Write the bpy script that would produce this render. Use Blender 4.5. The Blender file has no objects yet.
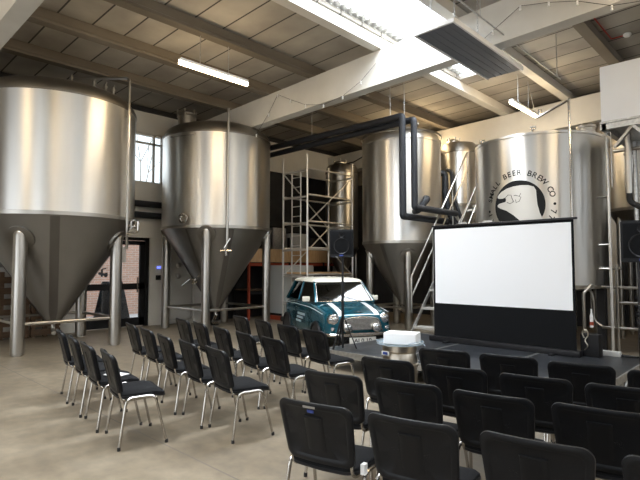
import bpy, bmesh, math, random
from mathutils import Vector, Matrix
random.seed(4)
PI = math.pi
scn = bpy.context.scene
COL = scn.collection

# ---------------------------------------------------------------- materials
def mat(name, base=(.5,.5,.5), rough=.5, metal=0., **k):
    m = bpy.data.materials.new(name); m.use_nodes = True
    b = m.node_tree.nodes['Principled BSDF']
    b.inputs['Base Color'].default_value = (*base, 1)
    b.inputs['Roughness'].default_value = rough
    b.inputs['Metallic'].default_value = metal
    for kk, v in k.items():
        b.inputs[kk.replace('_', ' ')].default_value = v
    return m
def N(m, t, **k):
    n = m.node_tree.nodes.new(t)
    for a, v in k.items(): setattr(n, a, v)
    return n
def L(m, a, b): m.node_tree.links.new(a, b)
def BS(m): return m.node_tree.nodes['Principled BSDF']
def ramp(m, fac, stops):
    r = N(m, 'ShaderNodeValToRGB'); e = r.color_ramp.elements
    e[0].position, e[0].color = stops[0][0], (*stops[0][1], 1)
    e[1].position, e[1].color = stops[-1][0], (*stops[-1][1], 1)
    for p, c in stops[1:-1]:
        x = e.new(p); x.color = (*c, 1)
    L(m, fac, r.inputs[0]); return r.outputs[0]
def noise_col(m, stops, scale=3, detail=4, stretch=(1,1,1), coord='Object', bump=0, rough=None):
    tc = N(m, 'ShaderNodeTexCoord'); mp = N(m, 'ShaderNodeMapping')
    mp.inputs['Scale'].default_value = stretch
    L(m, tc.outputs[coord], mp.inputs[0])
    nz = N(m, 'ShaderNodeTexNoise'); nz.inputs['Scale'].default_value = scale; nz.inputs['Detail'].default_value = detail
    L(m, mp.outputs[0], nz.inputs['Vector'])
    c = ramp(m, nz.outputs[0], stops); L(m, c, BS(m).inputs['Base Color'])
    if bump:
        bp = N(m, 'ShaderNodeBump'); bp.inputs['Strength'].default_value = bump; bp.inputs['Distance'].default_value = .01
        L(m, nz.outputs[0], bp.inputs['Height']); L(m, bp.outputs[0], BS(m).inputs['Normal'])
    if rough:
        mr = N(m, 'ShaderNodeMapRange'); mr.inputs['To Min'].default_value = rough[0]; mr.inputs['To Max'].default_value = rough[1]
        L(m, nz.outputs[0], mr.inputs[0]); L(m, mr.outputs[0], BS(m).inputs['Roughness'])
    return m

def steel(name, col, r0, r1, aniso=.6):
    m = mat(name, col, r0, 1.0)
    noise_col(m, [(.3, tuple(c*.93 for c in col)), (.7, col)], 5, 5, (1,1,.15), rough=(r0, r1))
    t = N(m, 'ShaderNodeTangent'); t.direction_type = 'RADIAL'; t.axis = 'Z'
    L(m, t.outputs[0], BS(m).inputs['Tangent'])
    BS(m).inputs['Anisotropic'].default_value = aniso; BS(m).inputs['Anisotropic Rotation'].default_value = .25
    return m
M = {}
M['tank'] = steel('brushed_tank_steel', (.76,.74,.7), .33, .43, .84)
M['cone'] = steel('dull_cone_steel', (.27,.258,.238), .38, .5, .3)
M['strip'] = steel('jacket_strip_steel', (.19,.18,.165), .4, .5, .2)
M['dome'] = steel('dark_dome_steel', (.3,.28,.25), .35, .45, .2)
M['pipe'] = mat('polished_pipe_steel', (.43,.41,.375), .3, 1)
M['chrome'] = mat('chrome', (.5,.475,.44), .2, 1)
M['galv'] = noise_col(mat('galvanised_steel', (.5,.5,.5), .4, .9), [(.3,(.42,.42,.42)),(.7,(.62,.62,.6))], 20)
M['alu'] = mat('scaffold_aluminium', (.75,.73,.69), .4, .6)
M['shell'] = mat('black_plastic_shell', (.006,.0065,.008), .45, 0, Specular_IOR_Level=.3)
M['pad'] = noise_col(mat('black_seat_fabric', (.02,.022,.026), .95, 0, Specular_IOR_Level=.15), [(.3,(.008,.0085,.0095)),(.7,(.016,.0165,.018))], 180, bump=.3)
M['rubber'] = mat('black_rubber', (.012,.012,.012), .7)
M['insul'] = mat('black_foam_insulation', (.012,.014,.019), .6)
M['black'] = mat('black_paint', (.009,.009,.01), .55, 0, Specular_IOR_Level=.25)
M['black_metal'] = mat('black_metal', (.015,.015,.017), .35, .3)
M['white'] = mat('white_plastic', (.85,.85,.84), .5)
M['paper'] = mat('white_paper', (.85,.85,.86), .7)
M['white_box'] = noise_col(mat('white_panel_paint', (.8,.82,.85), .45), [(.2,(.78,.8,.83)),(.8,(.84,.86,.89))], 1.2)
M['cream'] = mat('cream_roof_paint', (.78,.75,.65), .25)
M['orange'] = mat('orange_rack_paint', (.32,.05,.02), .5)
M['red'] = mat('red_cable', (.5,.04,.03), .5)
M['blue'] = mat('blue_plastic', (.03,.06,.28), .6)
M['teal'] = mat('teal_metallic_car_paint', (.005,.075,.11), .22, .35, Coat_Weight=.8, Coat_Roughness=.05)
M['rim_white'] = mat('white_car_paint', (.8,.8,.78), .25, Coat_Weight=.5)
M['plate'] = mat('number_plate_white', (.7,.7,.66), .5)
M['lens'] = mat('headlamp_glass', (.6,.61,.62), .1, .9)
M['amber'] = mat('amber_lens', (.7,.3,.1), .3)
M['screen'] = mat('projection_fabric', (.86,.87,.89), .85)
M['screen_black'] = mat('matte_black_fabric', (.006,.0065,.0075), .9, 0, Specular_IOR_Level=.15)
M['heater'] = mat('dark_grey_heater_panel', (.13,.14,.165), .5)
M['foam'] = mat('white_carton', (.9,.91,.92), .6)
M['tray'] = mat('clear_blue_plastic_tray', (.45,.55,.62), .12, 0, Alpha=.5)
M['keg'] = mat('keg_steel', (.55,.5,.42), .3, 1)
M['panelgrey'] = mat('pale_grey_cabinet', (.5,.5,.48), .5)
M['cabinet_white'] = mat('white_cabinet_enamel', (.55,.56,.54), .4)
M['interior'] = mat('car_interior', (.02,.02,.022), .7)
M['letter'] = mat('black_lettering', (.008,.008,.008), .6, 0, Specular_IOR_Level=.2)
M['decal'] = mat('grey_decal', (.3,.36,.38), .5)
M['bark'] = mat('bark', (.3,.27,.24), .9)
M['dark_panel_shade'] = noise_col(mat('dark_panel_and_shade', (.02,.02,.02), .8), [(.3,(.012,.012,.013)),(.7,(.03,.03,.032))], 2)  # dark panel colour, also used as painted shade for the unlit wall area
M['white_trim'] = mat('white_painted_timber', (.72,.7,.66), .5)
M['seatvinyl'] = mat('dark_vinyl', (.03,.03,.032), .5)

m = M['wood'] = mat('pallet_wood', (.25,.15,.08), .8)
noise_col(m, [(.25,(.07,.04,.022)),(.75,(.17,.105,.06))], 4, 5, (1,1,8), bump=.3)
m = M['plywood'] = mat('plywood_board', (.5,.33,.17), .7)
noise_col(m, [(.25,(.42,.26,.12)),(.75,(.58,.4,.22))], 3, 5, (1,8,1))

# concrete floor with joint
m = M['floor'] = mat('polished_concrete', (.4,.36,.3), .4)
tc = N(m,'ShaderNodeTexCoord')
n1 = N(m,'ShaderNodeTexNoise'); n1.inputs['Scale'].default_value=.9; n1.inputs['Detail'].default_value=6; n1.inputs['Roughness'].default_value=.6
mp = N(m,'ShaderNodeMapping'); mp.inputs['Scale'].default_value=(.7,1.5,1); mp.inputs['Rotation'].default_value=(0,0,.5)
L(m,tc.outputs['Object'],mp.inputs[0]); L(m,mp.outputs[0],n1.inputs['Vector'])
c1 = ramp(m,n1.outputs[0],[(.3,(.135,.108,.075)),(.5,(.215,.178,.127)),(.7,(.285,.24,.176))])
n2 = N(m,'ShaderNodeTexNoise'); n2.inputs['Scale'].default_value=7; n2.inputs['Detail'].default_value=8
L(m,tc.outputs['Object'],n2.inputs['Vector'])
c2 = ramp(m,n2.outputs[0],[(.35,(.75,.75,.75)),(.65,(1.08,1.06,1.03))])
mx = N(m,'ShaderNodeMix',data_type='RGBA',blend_type='MULTIPLY'); mx.inputs[0].default_value=.8
L(m,c1,mx.inputs[6]); L(m,c2,mx.inputs[7])
sp = N(m,'ShaderNodeSeparateXYZ'); L(m,tc.outputs['Object'],sp.inputs[0])
def line_mask(axis, pos, w):
    a = N(m,'ShaderNodeMath',operation='SUBTRACT'); L(m,sp.outputs[axis],a.inputs[0]); a.inputs[1].default_value=pos
    b = N(m,'ShaderNodeMath',operation='ABSOLUTE'); L(m,a.outputs[0],b.inputs[0])
    c = N(m,'ShaderNodeMath',operation='LESS_THAN'); L(m,b.outputs[0],c.inputs[0]); c.inputs[1].default_value=w
    return c.outputs[0]
def vmax(a,b):
    q = N(m,'ShaderNodeMath',operation='MAXIMUM'); L(m,a,q.inputs[0]); L(m,b,q.inputs[1]); return q.outputs[0]
msk = vmax(vmax(line_mask(1,2.36,.007), line_mask(1,7.2,.007)), vmax(line_mask(0,-8.9,.007), line_mask(1,-1.5,.007)))
mx2 = N(m,'ShaderNodeMix',data_type='RGBA'); L(m,msk,mx2.inputs[0]); L(m,mx.outputs[2],mx2.inputs[6]); mx2.inputs[7].default_value=(.13,.11,.09,1)
L(m,mx2.outputs[2],BS(m).inputs['Base Color'])
mr = N(m,'ShaderNodeMapRange'); mr.inputs['To Min'].default_value=.32; mr.inputs['To Max'].default_value=.6
L(m,n1.outputs[0],mr.inputs[0]); L(m,mr.outputs[0],BS(m).inputs['Roughness'])

# roof lining boards: dark seams every 0.6 m along the hall
def board_mat(name, ca, cb, step, axis, seam=(.04,.035,.03), w=.016, rough=.7):
    m = mat(name, ca, rough)
    tc = N(m,'ShaderNodeTexCoord'); sp = N(m,'ShaderNodeSeparateXYZ'); L(m,tc.outputs['Object'],sp.inputs[0])
    d = N(m,'ShaderNodeMath',operation='DIVIDE'); L(m,sp.outputs[axis],d.inputs[0]); d.inputs[1].default_value=step
    fr = N(m,'ShaderNodeMath',operation='FRACT'); L(m,d.outputs[0],fr.inputs[0])
    lt = N(m,'ShaderNodeMath',operation='LESS_THAN'); L(m,fr.outputs[0],lt.inputs[0]); lt.inputs[1].default_value=w*2/step
    fl = N(m,'ShaderNodeMath',operation='FLOOR'); L(m,d.outputs[0],fl.inputs[0])
    wn = N(m,'ShaderNodeTexWhiteNoise',noise_dimensions='1D'); L(m,fl.outputs[0],wn.inputs['W'])
    nz = N(m,'ShaderNodeTexNoise'); nz.inputs['Scale'].default_value=1.2; nz.inputs['Detail'].default_value=5
    L(m,tc.outputs['Object'],nz.inputs['Vector'])
    ad = N(m,'ShaderNodeMath',operation='MULTIPLY_ADD'); L(m,wn.outputs[0],ad.inputs[0]); ad.inputs[1].default_value=.35; L(m,nz.outputs[0],ad.inputs[2])
    c = ramp(m,ad.outputs[0],[(.35,ca),(.9,cb)])
    mx = N(m,'ShaderNodeMix',data_type='RGBA'); L(m,lt.outputs[0],mx.inputs[0]); L(m,c,mx.inputs[6]); mx.inputs[7].default_value=(*seam,1)
    L(m,mx.outputs[2],BS(m).inputs['Base Color'])
    return m
M['roof'] = board_mat('roof_lining_boards', (.23,.21,.185), (.43,.4,.345), .6, 1)
M['wall'] = noise_col(mat('cream_painted_wall', (.6,.56,.48), .7), [(.3,(.56,.52,.45)),(.7,(.64,.6,.52))], 1.5)
M['wall_pale'] = noise_col(mat('pale_grey_painted_wall', (.62,.6,.56), .7), [(.3,(.7,.68,.63)),(.7,(.78,.76,.71))], 1.5)
M['wall_board'] = board_mat('cream_wall_cladding', (.34,.3,.235), (.42,.37,.3), .95, 2, (.25,.21,.16), .006)
m = M['concrete'] = mat('painted_beam_and_lit_purlin', (.52,.5,.45), .7)
noise_col(m, [(.3,(.55,.53,.48)),(.7,(.64,.62,.57))], 1.5, 5)
m = M['purlin'] = mat('raw_concrete_purlin', (.3,.26,.2), .8)
noise_col(m, [(.3,(.13,.108,.08)),(.7,(.2,.172,.134))], 2, 6, (1,.3,1))
M['fascia'] = mat('dark_eaves_strip', (.02,.02,.022), .6)

m = M['brick'] = mat('red_brick', (.4,.2,.15), .9)
tc = N(m,'ShaderNodeTexCoord'); mp = N(m,'ShaderNodeMapping'); mp.inputs['Rotation'].default_value=(0,-PI/2,0)
sx = N(m,'ShaderNodeSeparateXYZ'); cb_ = N(m,'ShaderNodeCombineXYZ')
L(m,tc.outputs['Object'],sx.inputs[0]); L(m,sx.outputs[1],cb_.inputs[0]); L(m,sx.outputs[2],cb_.inputs[1])
bk = N(m,'ShaderNodeTexBrick'); L(m,cb_.outputs[0],bk.inputs['Vector'])
bk.inputs['Scale'].default_value=1; bk.inputs['Brick Width'].default_value=.225; bk.inputs['Row Height'].default_value=.075
bk.inputs['Mortar Size'].default_value=.006; bk.inputs['Color1'].default_value=(.62,.36,.27,1); bk.inputs['Color2'].default_value=(.5,.32,.25,1); bk.inputs['Mortar'].default_value=(.65,.6,.55,1)
L(m,bk.outputs[0],BS(m).inputs['Base Color'])
M['paving'] = noise_col(mat('yard_paving', (.45,.45,.45), .8), [(.3,(.6,.62,.65)),(.7,(.75,.76,.78))], 3)

m = M['stage'] = mat('black_stage_ply', (.03,.032,.036), .35)
noise_col(m, [(.3,(.008,.009,.011)),(.6,(.022,.025,.03)),(.8,(.07,.075,.085))], 5, 8, (1,1,1), rough=(.25,.45))

def glass_mat(name, tint, gl=.12, rough=.03):
    m = bpy.data.materials.new(name); m.use_nodes = True; nt = m.node_tree; nt.nodes.clear()
    o = N(m,'ShaderNodeOutputMaterial'); a = N(m,'ShaderNodeBsdfTransparent'); a.inputs[0].default_value=(*tint,1)
    g = N(m,'ShaderNodeBsdfGlossy'); g.inputs['Roughness'].default_value=rough
    f = N(m,'ShaderNodeFresnel'); f.inputs[0].default_value=1.5
    mxx = N(m,'ShaderNodeMixShader'); ad = N(m,'ShaderNodeMath',operation='ADD'); ad.inputs[1].default_value=gl-.04; ad.use_clamp=True
    L(m,f.outputs[0],ad.inputs[0]); L(m,ad.outputs[0],mxx.inputs[0]); L(m,a.outputs[0],mxx.inputs[1]); L(m,g.outputs[0],mxx.inputs[2]); L(m,mxx.outputs[0],o.inputs[0])
    return m
M['glass'] = glass_mat('window_glass', (.95,.97,.97), .05)
M['carglass'] = glass_mat('car_glass', (.45,.5,.5), .1)
m = M['skylight'] = bpy.data.materials.new('translucent_skylight_sheet'); m.use_nodes=True; m.node_tree.nodes.clear()
o = N(m,'ShaderNodeOutputMaterial'); a = N(m,'ShaderNodeBsdfTransparent'); t = N(m,'ShaderNodeBsdfTranslucent'); t.inputs[0].default_value=(.95,.97,1,1)
mxx = N(m,'ShaderNodeMixShader'); mxx.inputs[0].default_value=.45
L(m,a.outputs[0],mxx.inputs[1]); L(m,t.outputs[0],mxx.inputs[2]); L(m,mxx.outputs[0],o.inputs[0])

def emis(name, col, s):
    m = mat(name, (.9,.9,.9), .4); b = BS(m); b.inputs['Emission Color'].default_value=(*col,1); b.inputs['Emission Strength'].default_value=s
    return m
M['tube'] = emis('lit_fluorescent_tube', (1,.8,.5), 12)
M['bluelight'] = emis('lit_blue_display', (.1,.15,1), 2.5)

# car body paint with two white bonnet stripes
m = M['carpaint'] = mat('teal_paint_white_stripes', (.005,.075,.11), .2, .3, Coat_Weight=.8, Coat_Roughness=.05)
tc = N(m,'ShaderNodeTexCoord'); sp = N(m,'ShaderNodeSeparateXYZ'); L(m,tc.outputs['Object'],sp.inputs[0])
ab = N(m,'ShaderNodeMath',operation='ABSOLUTE'); L(m,sp.outputs[0],ab.inputs[0])
s1 = N(m,'ShaderNodeMath',operation='SUBTRACT'); L(m,ab.outputs[0],s1.inputs[0]); s1.inputs[1].default_value=.355
s2 = N(m,'ShaderNodeMath',operation='ABSOLUTE'); L(m,s1.outputs[0],s2.inputs[0])
s3 = N(m,'ShaderNodeMath',operation='LESS_THAN'); L(m,s2.outputs[0],s3.inputs[0]); s3.inputs[1].default_value=.055
s4 = N(m,'ShaderNodeMath',operation='GREATER_THAN'); L(m,sp.outputs[1],s4.inputs[0]); s4.inputs[1].default_value=.74
s6 = N(m,'ShaderNodeMath',operation='GREATER_THAN'); L(m,sp.outputs[2],s6.inputs[0]); s6.inputs[1].default_value=.69
s5 = N(m,'ShaderNodeMath',operation='MULTIPLY'); L(m,s3.outputs[0],s5.inputs[0]); L(m,s4.outputs[0],s5.inputs[1])
s7 = N(m,'ShaderNodeMath',operation='MULTIPLY'); L(m,s5.outputs[0],s7.inputs[0]); L(m,s6.outputs[0],s7.inputs[1])
mx = N(m,'ShaderNodeMix',data_type='RGBA'); L(m,s7.outputs[0],mx.inputs[0]); mx.inputs[6].default_value=(.005,.075,.11,1); mx.inputs[7].default_value=(.8,.8,.8,1)
L(m,mx.outputs[2],BS(m).inputs['Base Color'])
iv = N(m,'ShaderNodeMath',operation='MULTIPLY_ADD'); L(m,s7.outputs[0],iv.inputs[0]); iv.inputs[1].default_value=-.3; iv.inputs[2].default_value=.3
L(m,iv.outputs[0],BS(m).inputs['Metallic'])

# ---------------------------------------------------------------- mesh helpers
class MB:
    def __init__(s): s.bm = bmesh.new()
    def box(s, c, d, rot=None, bev=0):
        r = bmesh.ops.create_cube(s.bm, size=1)
        vs = r['verts']
        mt = Matrix.Translation(Vector(c)) @ (rot.to_4x4() if rot else Matrix()) @ Matrix.Diagonal((*d, 1))
        bmesh.ops.transform(s.bm, matrix=mt, verts=vs)
        if bev:
            es = list({e for v in vs for e in v.link_edges})
            bmesh.ops.bevel(s.bm, geom=es, offset=bev, segments=2, affect='EDGES', profile=.6)
        return s
    def bb(s, x0, x1, y0, y1, z0, z1, bev=0):
        return s.box(((x0+x1)/2, (y0+y1)/2, (z0+z1)/2), (abs(x1-x0), abs(y1-y0), abs(z1-z0)), None, bev)
    def bar(s, a, b, w, h, bev=0):
        a, b = Vector(a), Vector(b); d = b-a
        q = d.to_track_quat('Y', 'Z').to_matrix()
        return s.box((a+b)/2, (w, d.length, h), q, bev)
    def tube(s, pts, r, seg=12, round_=0, closed=False, caps=True, flat=1.0):
        P = [Vector(p) for p in pts]
        if round_:
            Q = [P[0]]
            for i in range(1, len(P)-1):
                a, b, c = P[i-1], P[i], P[i+1]
                da, dc = (a-b), (c-b); rr = min(round_, da.length*.49, dc.length*.49)
                p0, p1 = b+da.normalized()*rr, b+dc.normalized()*rr
                for k in range(6):
                    t = k/5; Q.append((1-t)**2*p0+2*t*(1-t)*b+t*t*p1)
            Q.append(P[-1]); P = Q
        n = len(P); rings = []; up = None
        for i, p in enumerate(P):
            if closed: t = (P[(i+1) % n]-P[i-1]).normalized()
            else: t = ((P[min(i+1, n-1)]-P[max(i-1, 0)])).normalized()
            if up is None:
                up = Vector((0,0,1)) if abs(t.z) < .9 else Vector((1,0,0))
            u = (up - t*up.dot(t)).normalized(); up = u; v = t.cross(u)
            rad = r[i] if isinstance(r, (list, tuple)) else r
            rings.append([s.bm.verts.new(p+(u*math.cos(2*PI*k/seg)+v*math.sin(2*PI*k/seg)*flat)*rad) for k in range(seg)])
        m_ = n if closed else n-1
        for i in range(m_):
            A, B = rings[i], rings[(i+1) % n]
            for k in range(seg):
                s.bm.faces.new((A[k], A[(k+1) % seg], B[(k+1) % seg], B[k]))
        if caps and not closed:
            s.bm.faces.new(rings[0][::-1]); s.bm.faces.new(rings[-1])
        return s
    def lathe(s, prof, c=(0,0,0), seg=48, axis=None, arc=None):
        """prof: list of (r,z); closed to the axis where r==0"""
        M_ = Matrix.Translation(Vector(c)) @ (Vector(axis).to_track_quat('Z','Y').to_matrix().to_4x4() if axis else Matrix())
        rings = []
        for r, z in prof:
            if r < 1e-6: rings.append([s.bm.verts.new(M_ @ Vector((0,0,z)))])
            else: rings.append([s.bm.verts.new(M_ @ Vector((r*math.cos(2*PI*k/seg), r*math.sin(2*PI*k/seg), z))) for k in range(seg)])
        for A, B in zip(rings, rings[1:]):
            for k in range(seg):
                k2 = (k+1) % seg
                if len(A) == 1 and len(B) == 1: continue
                if len(A) == 1: f = (A[0], B[k2], B[k])
                elif len(B) == 1: f = (A[k], A[k2], B[0])
                else: f = (A[k], A[k2], B[k2], B[k])
                try: s.bm.faces.new(f)
                except ValueError: pass
        return s
    def poly(s, pts, thick):
        """planar polygon extruded by vector thick"""
        a = [s.bm.verts.new(Vector(p)) for p in pts]; b = [s.bm.verts.new(Vector(p)+Vector(thick)) for p in pts]
        n = len(a); s.bm.faces.new(a[::-1]); s.bm.faces.new(b)
        for i in range(n): s.bm.faces.new((a[i], a[(i+1) % n], b[(i+1) % n], b[i]))
        return s
    def grid(s, rows, closed_u=False):
        R = [[s.bm.verts.new(Vector(p)) for p in row] for row in rows]
        for A, B in zip(R, R[1:]):
            n = len(A)
            for k in range(n if closed_u else n-1):
                s.bm.faces.new((A[k], A[(k+1) % n], B[(k+1) % n], B[k]))
        return R
    def build(s, name, m, parent=None, smooth=35, fix=True):
        if fix: bmesh.ops.recalc_face_normals(s.bm, faces=s.bm.faces[:])
        me = bpy.data.meshes.new(name); s.bm.to_mesh(me); s.bm.free()
        me.materials.append(M[m] if isinstance(m, str) else m)
        if smooth:
            for p in me.polygons: p.use_smooth = True
            me.set_sharp_from_angle(angle=math.radians(smooth))
        o = bpy.data.objects.new(name, me); COL.objects.link(o)
        if parent: o.parent = parent
        return o
def tag(o, label, cat, group=None, kind=None):
    if label: o['label'] = label
    if cat: o['category'] = cat
    if group: o['group'] = group
    if kind: o['kind'] = kind
    return o
def thing(name, label, cat, loc=(0,0,0), rz=0, group=None):
    o = bpy.data.objects.new(name, None); COL.objects.link(o)
    o.location = loc; o.rotation_euler = (0,0,rz); o.empty_display_size = .1
    return tag(o, label, cat, group)
def struct(o): o['kind'] = 'structure'; return o
def copy_tree(o, parent=None):
    c = o.copy(); COL.objects.link(c)
    if parent: c.parent = parent
    for ch in [x for x in o.children]: copy_tree(ch, c)
    return c

# ---------------------------------------------------------------- the hall
WX, GY, RX, FY = -12.7, 14.6, 6.0, -6.0
def roof(x): return 5.92+.03*(x+12.5)
struct(MB().bb(WX-.3, RX+.3, FY-.3, GY+.3, -.2, 0).build('floor', 'floor'))
# left wall with door and window openings
dY0, dY1, dZ = 4.75, 6.65, 2.36
wY0, wY1, wZ0, wZ1 = 5.35, 7.02, 3.84, 5.2
w = MB()
w.bb(WX-.25, WX, FY, dY0, 0, 3.4); w.bb(WX-.25, WX, dY0, dY1, dZ, 3.4); w.bb(WX-.25, WX, dY1, GY, 0, 3.4)
w.bb(WX-.25, WX, FY, wY0, 3.4, 5.95); w.bb(WX-.25, WX, wY1, GY, 3.4, 5.95)
w.bb(WX-.25, WX, wY0, wY1, 3.4, wZ0); w.bb(WX-.25, WX, wY0, wY1, wZ1, 5.95)
struct(w.build('wall_left', 'wall_pale', smooth=0))
struct(MB().bb(WX, WX+.05, FY, GY, 5.77, 5.9).build('trim_1', 'fascia', smooth=0))
struct(MB().bb(WX, RX, GY, GY+.25, 0, 6.6).build('wall_back', 'wall_board', smooth=0))
w = MB(); w.poly([(WX, GY-.08, roof(WX)-.16), (RX, GY-.08, roof(RX)-.16), (RX, GY-.08, roof(RX)), (WX, GY-.08, roof(WX))], (0,.08,0))
struct(w.build('trim_2', 'fascia', smooth=0))
struct(MB().bb(-3.6, -3.35, GY-.2, GY, 0, 6.0).bb(-8.35,-8.1,GY-.2,GY,0,5.9).build('trim_3', 'wall', smooth=0))
# dark sheets coloured to stand in for the unlit far left corner
struct(MB().bb(WX+.002, WX+.08, 8.3, GY, 0, 4.75).bb(WX+.08, -8.6, GY-.1, GY-.02, 0, 4.6).build('trim_4', 'dark_panel_shade', smooth=0))
struct(MB().bb(-8.6, RX, GY-.1, GY-.02, 0, 2.7).build('trim_5', 'dark_panel_shade', smooth=0))
# right wall: cream, with a high strip of glazing
w = MB(); w.bb(RX, RX+.25, FY, GY, 0, 3.2); w.bb(RX, RX+.25, FY, GY, 5.4, 6.6)
for y0, y1 in ((FY, -3), (1.5, 3.0), (7.5, 9), (13, GY)): w.bb(RX, RX+.25, y0, y1, 3.2, 5.4)
struct(w.build('wall_right', 'wall', smooth=0))
# wall behind the camera with the open roller door
w = MB(); w.bb(WX, -9.5, FY-.25, FY, 0, 6.5); w.bb(-9.5, -4.8, FY-.25, FY, 4.2, 6.5); w.bb(-4.8, -2.6, FY-.25, FY, 0, 6.5)
w.bb(-2.6, 3.2, FY-.25, FY, 4.2, 6.5); w.bb(3.2, RX, FY-.25, FY, 0, 6.5)
struct(w.build('wall_front', 'wall', smooth=0))

# roof deck (with skylight slots)
SKX0, SKX1, SKY0, SKY1 = -5.8, -4.35, -3.5, 11.0
def deck(bm, x0, x1, y0, y1):
    bm.poly([(x0,y0,roof(x0)), (x1,y0,roof(x1)), (x1,y0,roof(x1)+.08), (x0,y0,roof(x0)+.08)], (0, y1-y0, 0))
w = MB()
deck(w, WX-.3, SKX0, FY-.3, GY+.3); deck(w, SKX1, .4, FY-.3, GY+.3)
deck(w, SKX0, SKX1, SKY1, GY+.3); deck(w, SKX0, SKX1, FY-.3, SKY0)
deck(w, .4, 1.9, 8, GY+.3); deck(w, .4, 1.9, FY-.3, -3); deck(w, 1.9, RX+.3, FY-.3, GY+.3)
struct(w.build('ceiling', 'roof', smooth=0))
def sheet(x0, x1, y0, y1, name):
    rows = []; n = int((y1-y0)/.03)
    for i in range(n+1):
        y = y0+(y1-y0)*i/n; dz = .035*math.cos(2*PI*(y-y0)/.18)
        rows.append([(x0,y,roof(x0)+.13+dz), (x1,y,roof(x1)+.13+dz)])
    w = MB(); w.grid(rows); return struct(w.build(name, 'skylight'))
sheet(SKX0-.06, SKX1+.1, SKY0, SKY1, 'window_2')
sheet(.35, 1.95, -3, 8, 'window_3')
rows = []
for i in range(400):
    y = SKY0+.05+(11.0-SKY0-.1)*i/399; dz = .035*math.cos(2*PI*(y-SKY0)/.18)
    rows.append([(SKX0-.05,y,roof(SKX0)+.10+dz),(SKX0+.13,y,roof(SKX0)+.105+dz)])
w = MB(); w.grid(rows); struct(w.build('roof_sheet_edge', 'galv'))
# glazing bars under the skylight
w = MB()
for y in (5.3,): w.bb(SKX0, SKX1, y-.03, y+.03, roof(-5)+.02, roof(-5)+.08)
struct(w.build('trim_6', 'white_trim', smooth=0))

# purlins and rafters
RAF = (-3.7, 2.05, 7.95, 13.85)
edges_y = [FY]+list(RAF)+[GY]
for x in (-10.85, -9.27, -7.75, -5.9, -4.25, -2.75, -1.15, .3, 2.0, 3.6, 5.1):
    for y0, y1 in zip(edges_y, edges_y[1:]):
        z = roof(x)
        w = MB()
        w.poly([(x-.06,y0,z-.005),(x-.06,y0,z-.17),(x-.1,y0,z-.2),(x-.1,y0,z-.25),(x+.1,y0,z-.25),(x+.1,y0,z-.2),(x+.06,y0,z-.17),(x+.06,y0,z-.005)], (0,y1-y0,0))
        struct(w.build('roof_purlin', 'concrete' if x in (-5.9,-4.25) else 'purlin', smooth=0))  # purlins beside the skylight get the paler colour for its light on them
for y in RAF:
    w = MB()
    x0, x1, xm = WX, RX, -12.2
    w.poly([(x0,y-.13,roof(x0)-.26), (x1,y-.13,roof(x1)-.26), (x1,y-.13,roof(x1)-.95), (-4,y-.13,5.22), (-11.2,y-.13,5.06), (-12.2,y-.13,4.75), (x0,y-.13,4.55)], (0,.26,0))
    struct(w.build('roof_beam', 'concrete', smooth=0))
    w = MB(); w.bb(WX, WX+.3, y-.13, y+.13, 0, 4.75); struct(w.build('wall_column', 'wall_pale', smooth=0))
# knee brace behind the beam
# door in the left wall
X = WX-.12
f = MB()
f.bb(X-.05,X+.05,dY0,dY0+.1,0,dZ); f.bb(X-.05,X+.05,dY1-.1,dY1,0,dZ); f.bb(X-.05,X+.05,dY0,dY1,dZ-.08,dZ)
door = struct(f.build('door_1', 'black', smooth=0))
f = MB(); a, b = dY0+.11, dY1-.11
f.bb(X-.03,X+.035,a,a+.12,.02,dZ-.09); f.bb(X-.03,X+.035,b-.14,b,.02,dZ-.09)
f.bb(X-.03,X+.035,a,b,.02,.24); f.bb(X-.03,X+.035,a,b,.98,1.14); f.bb(X-.03,X+.035,a,b,dZ-.2,dZ-.09)
f.build('door_leaf', 'black', door, smooth=0)
MB().bb(X-.006,X+.006,a+.1,b-.12,.22,dZ-.18).build('door_glass', 'glass', door, smooth=0)
MB().bar((X+.07,b-.22,.9),(X+.07,b-.22,1.3),.03,.03).build('door_handle', 'chrome', door)
# window high in the left wall
f = MB()
f.bb(X-.04,X+.06,wY0,wY0+.06,wZ0,wZ1); f.bb(X-.04,X+.06,wY1-.06,wY1,wZ0,wZ1); f.bb(X-.04,X+.06,wY0,wY1,wZ0,wZ0+.05); f.bb(X-.04,X+.06,wY0,wY1,wZ1-.05,wZ1)
f.bb(X-.03,X+.05,wY1-.3,wY1-.25,wZ0,wZ1); f.bb(X-.03,X+.05,wY0,wY1,wZ1-.28,wZ1-.23)
win = struct(f.build('window_1', 'white_trim', smooth=0))
MB().bb(X-.005,X+.005,wY0+.05,wY1-.05,wZ0+.04,wZ1-.04).build('window_glass', 'glass', win, smooth=0)
# yard outside
struct(MB().bb(-22, WX-.25, -2, 14, -.2, -.02).build('floor_yard', 'paving', smooth=0))
struct(MB().bb(-16.6, -16.3, 4.6, 12, -.02, 3.3).build('wall_outside', 'brick', smooth=0))
struct(MB().bb(-18.8, -18.5, -3, 4.6, -.02, 2.2).build('wall_yard', 'brick', smooth=0))

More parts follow.
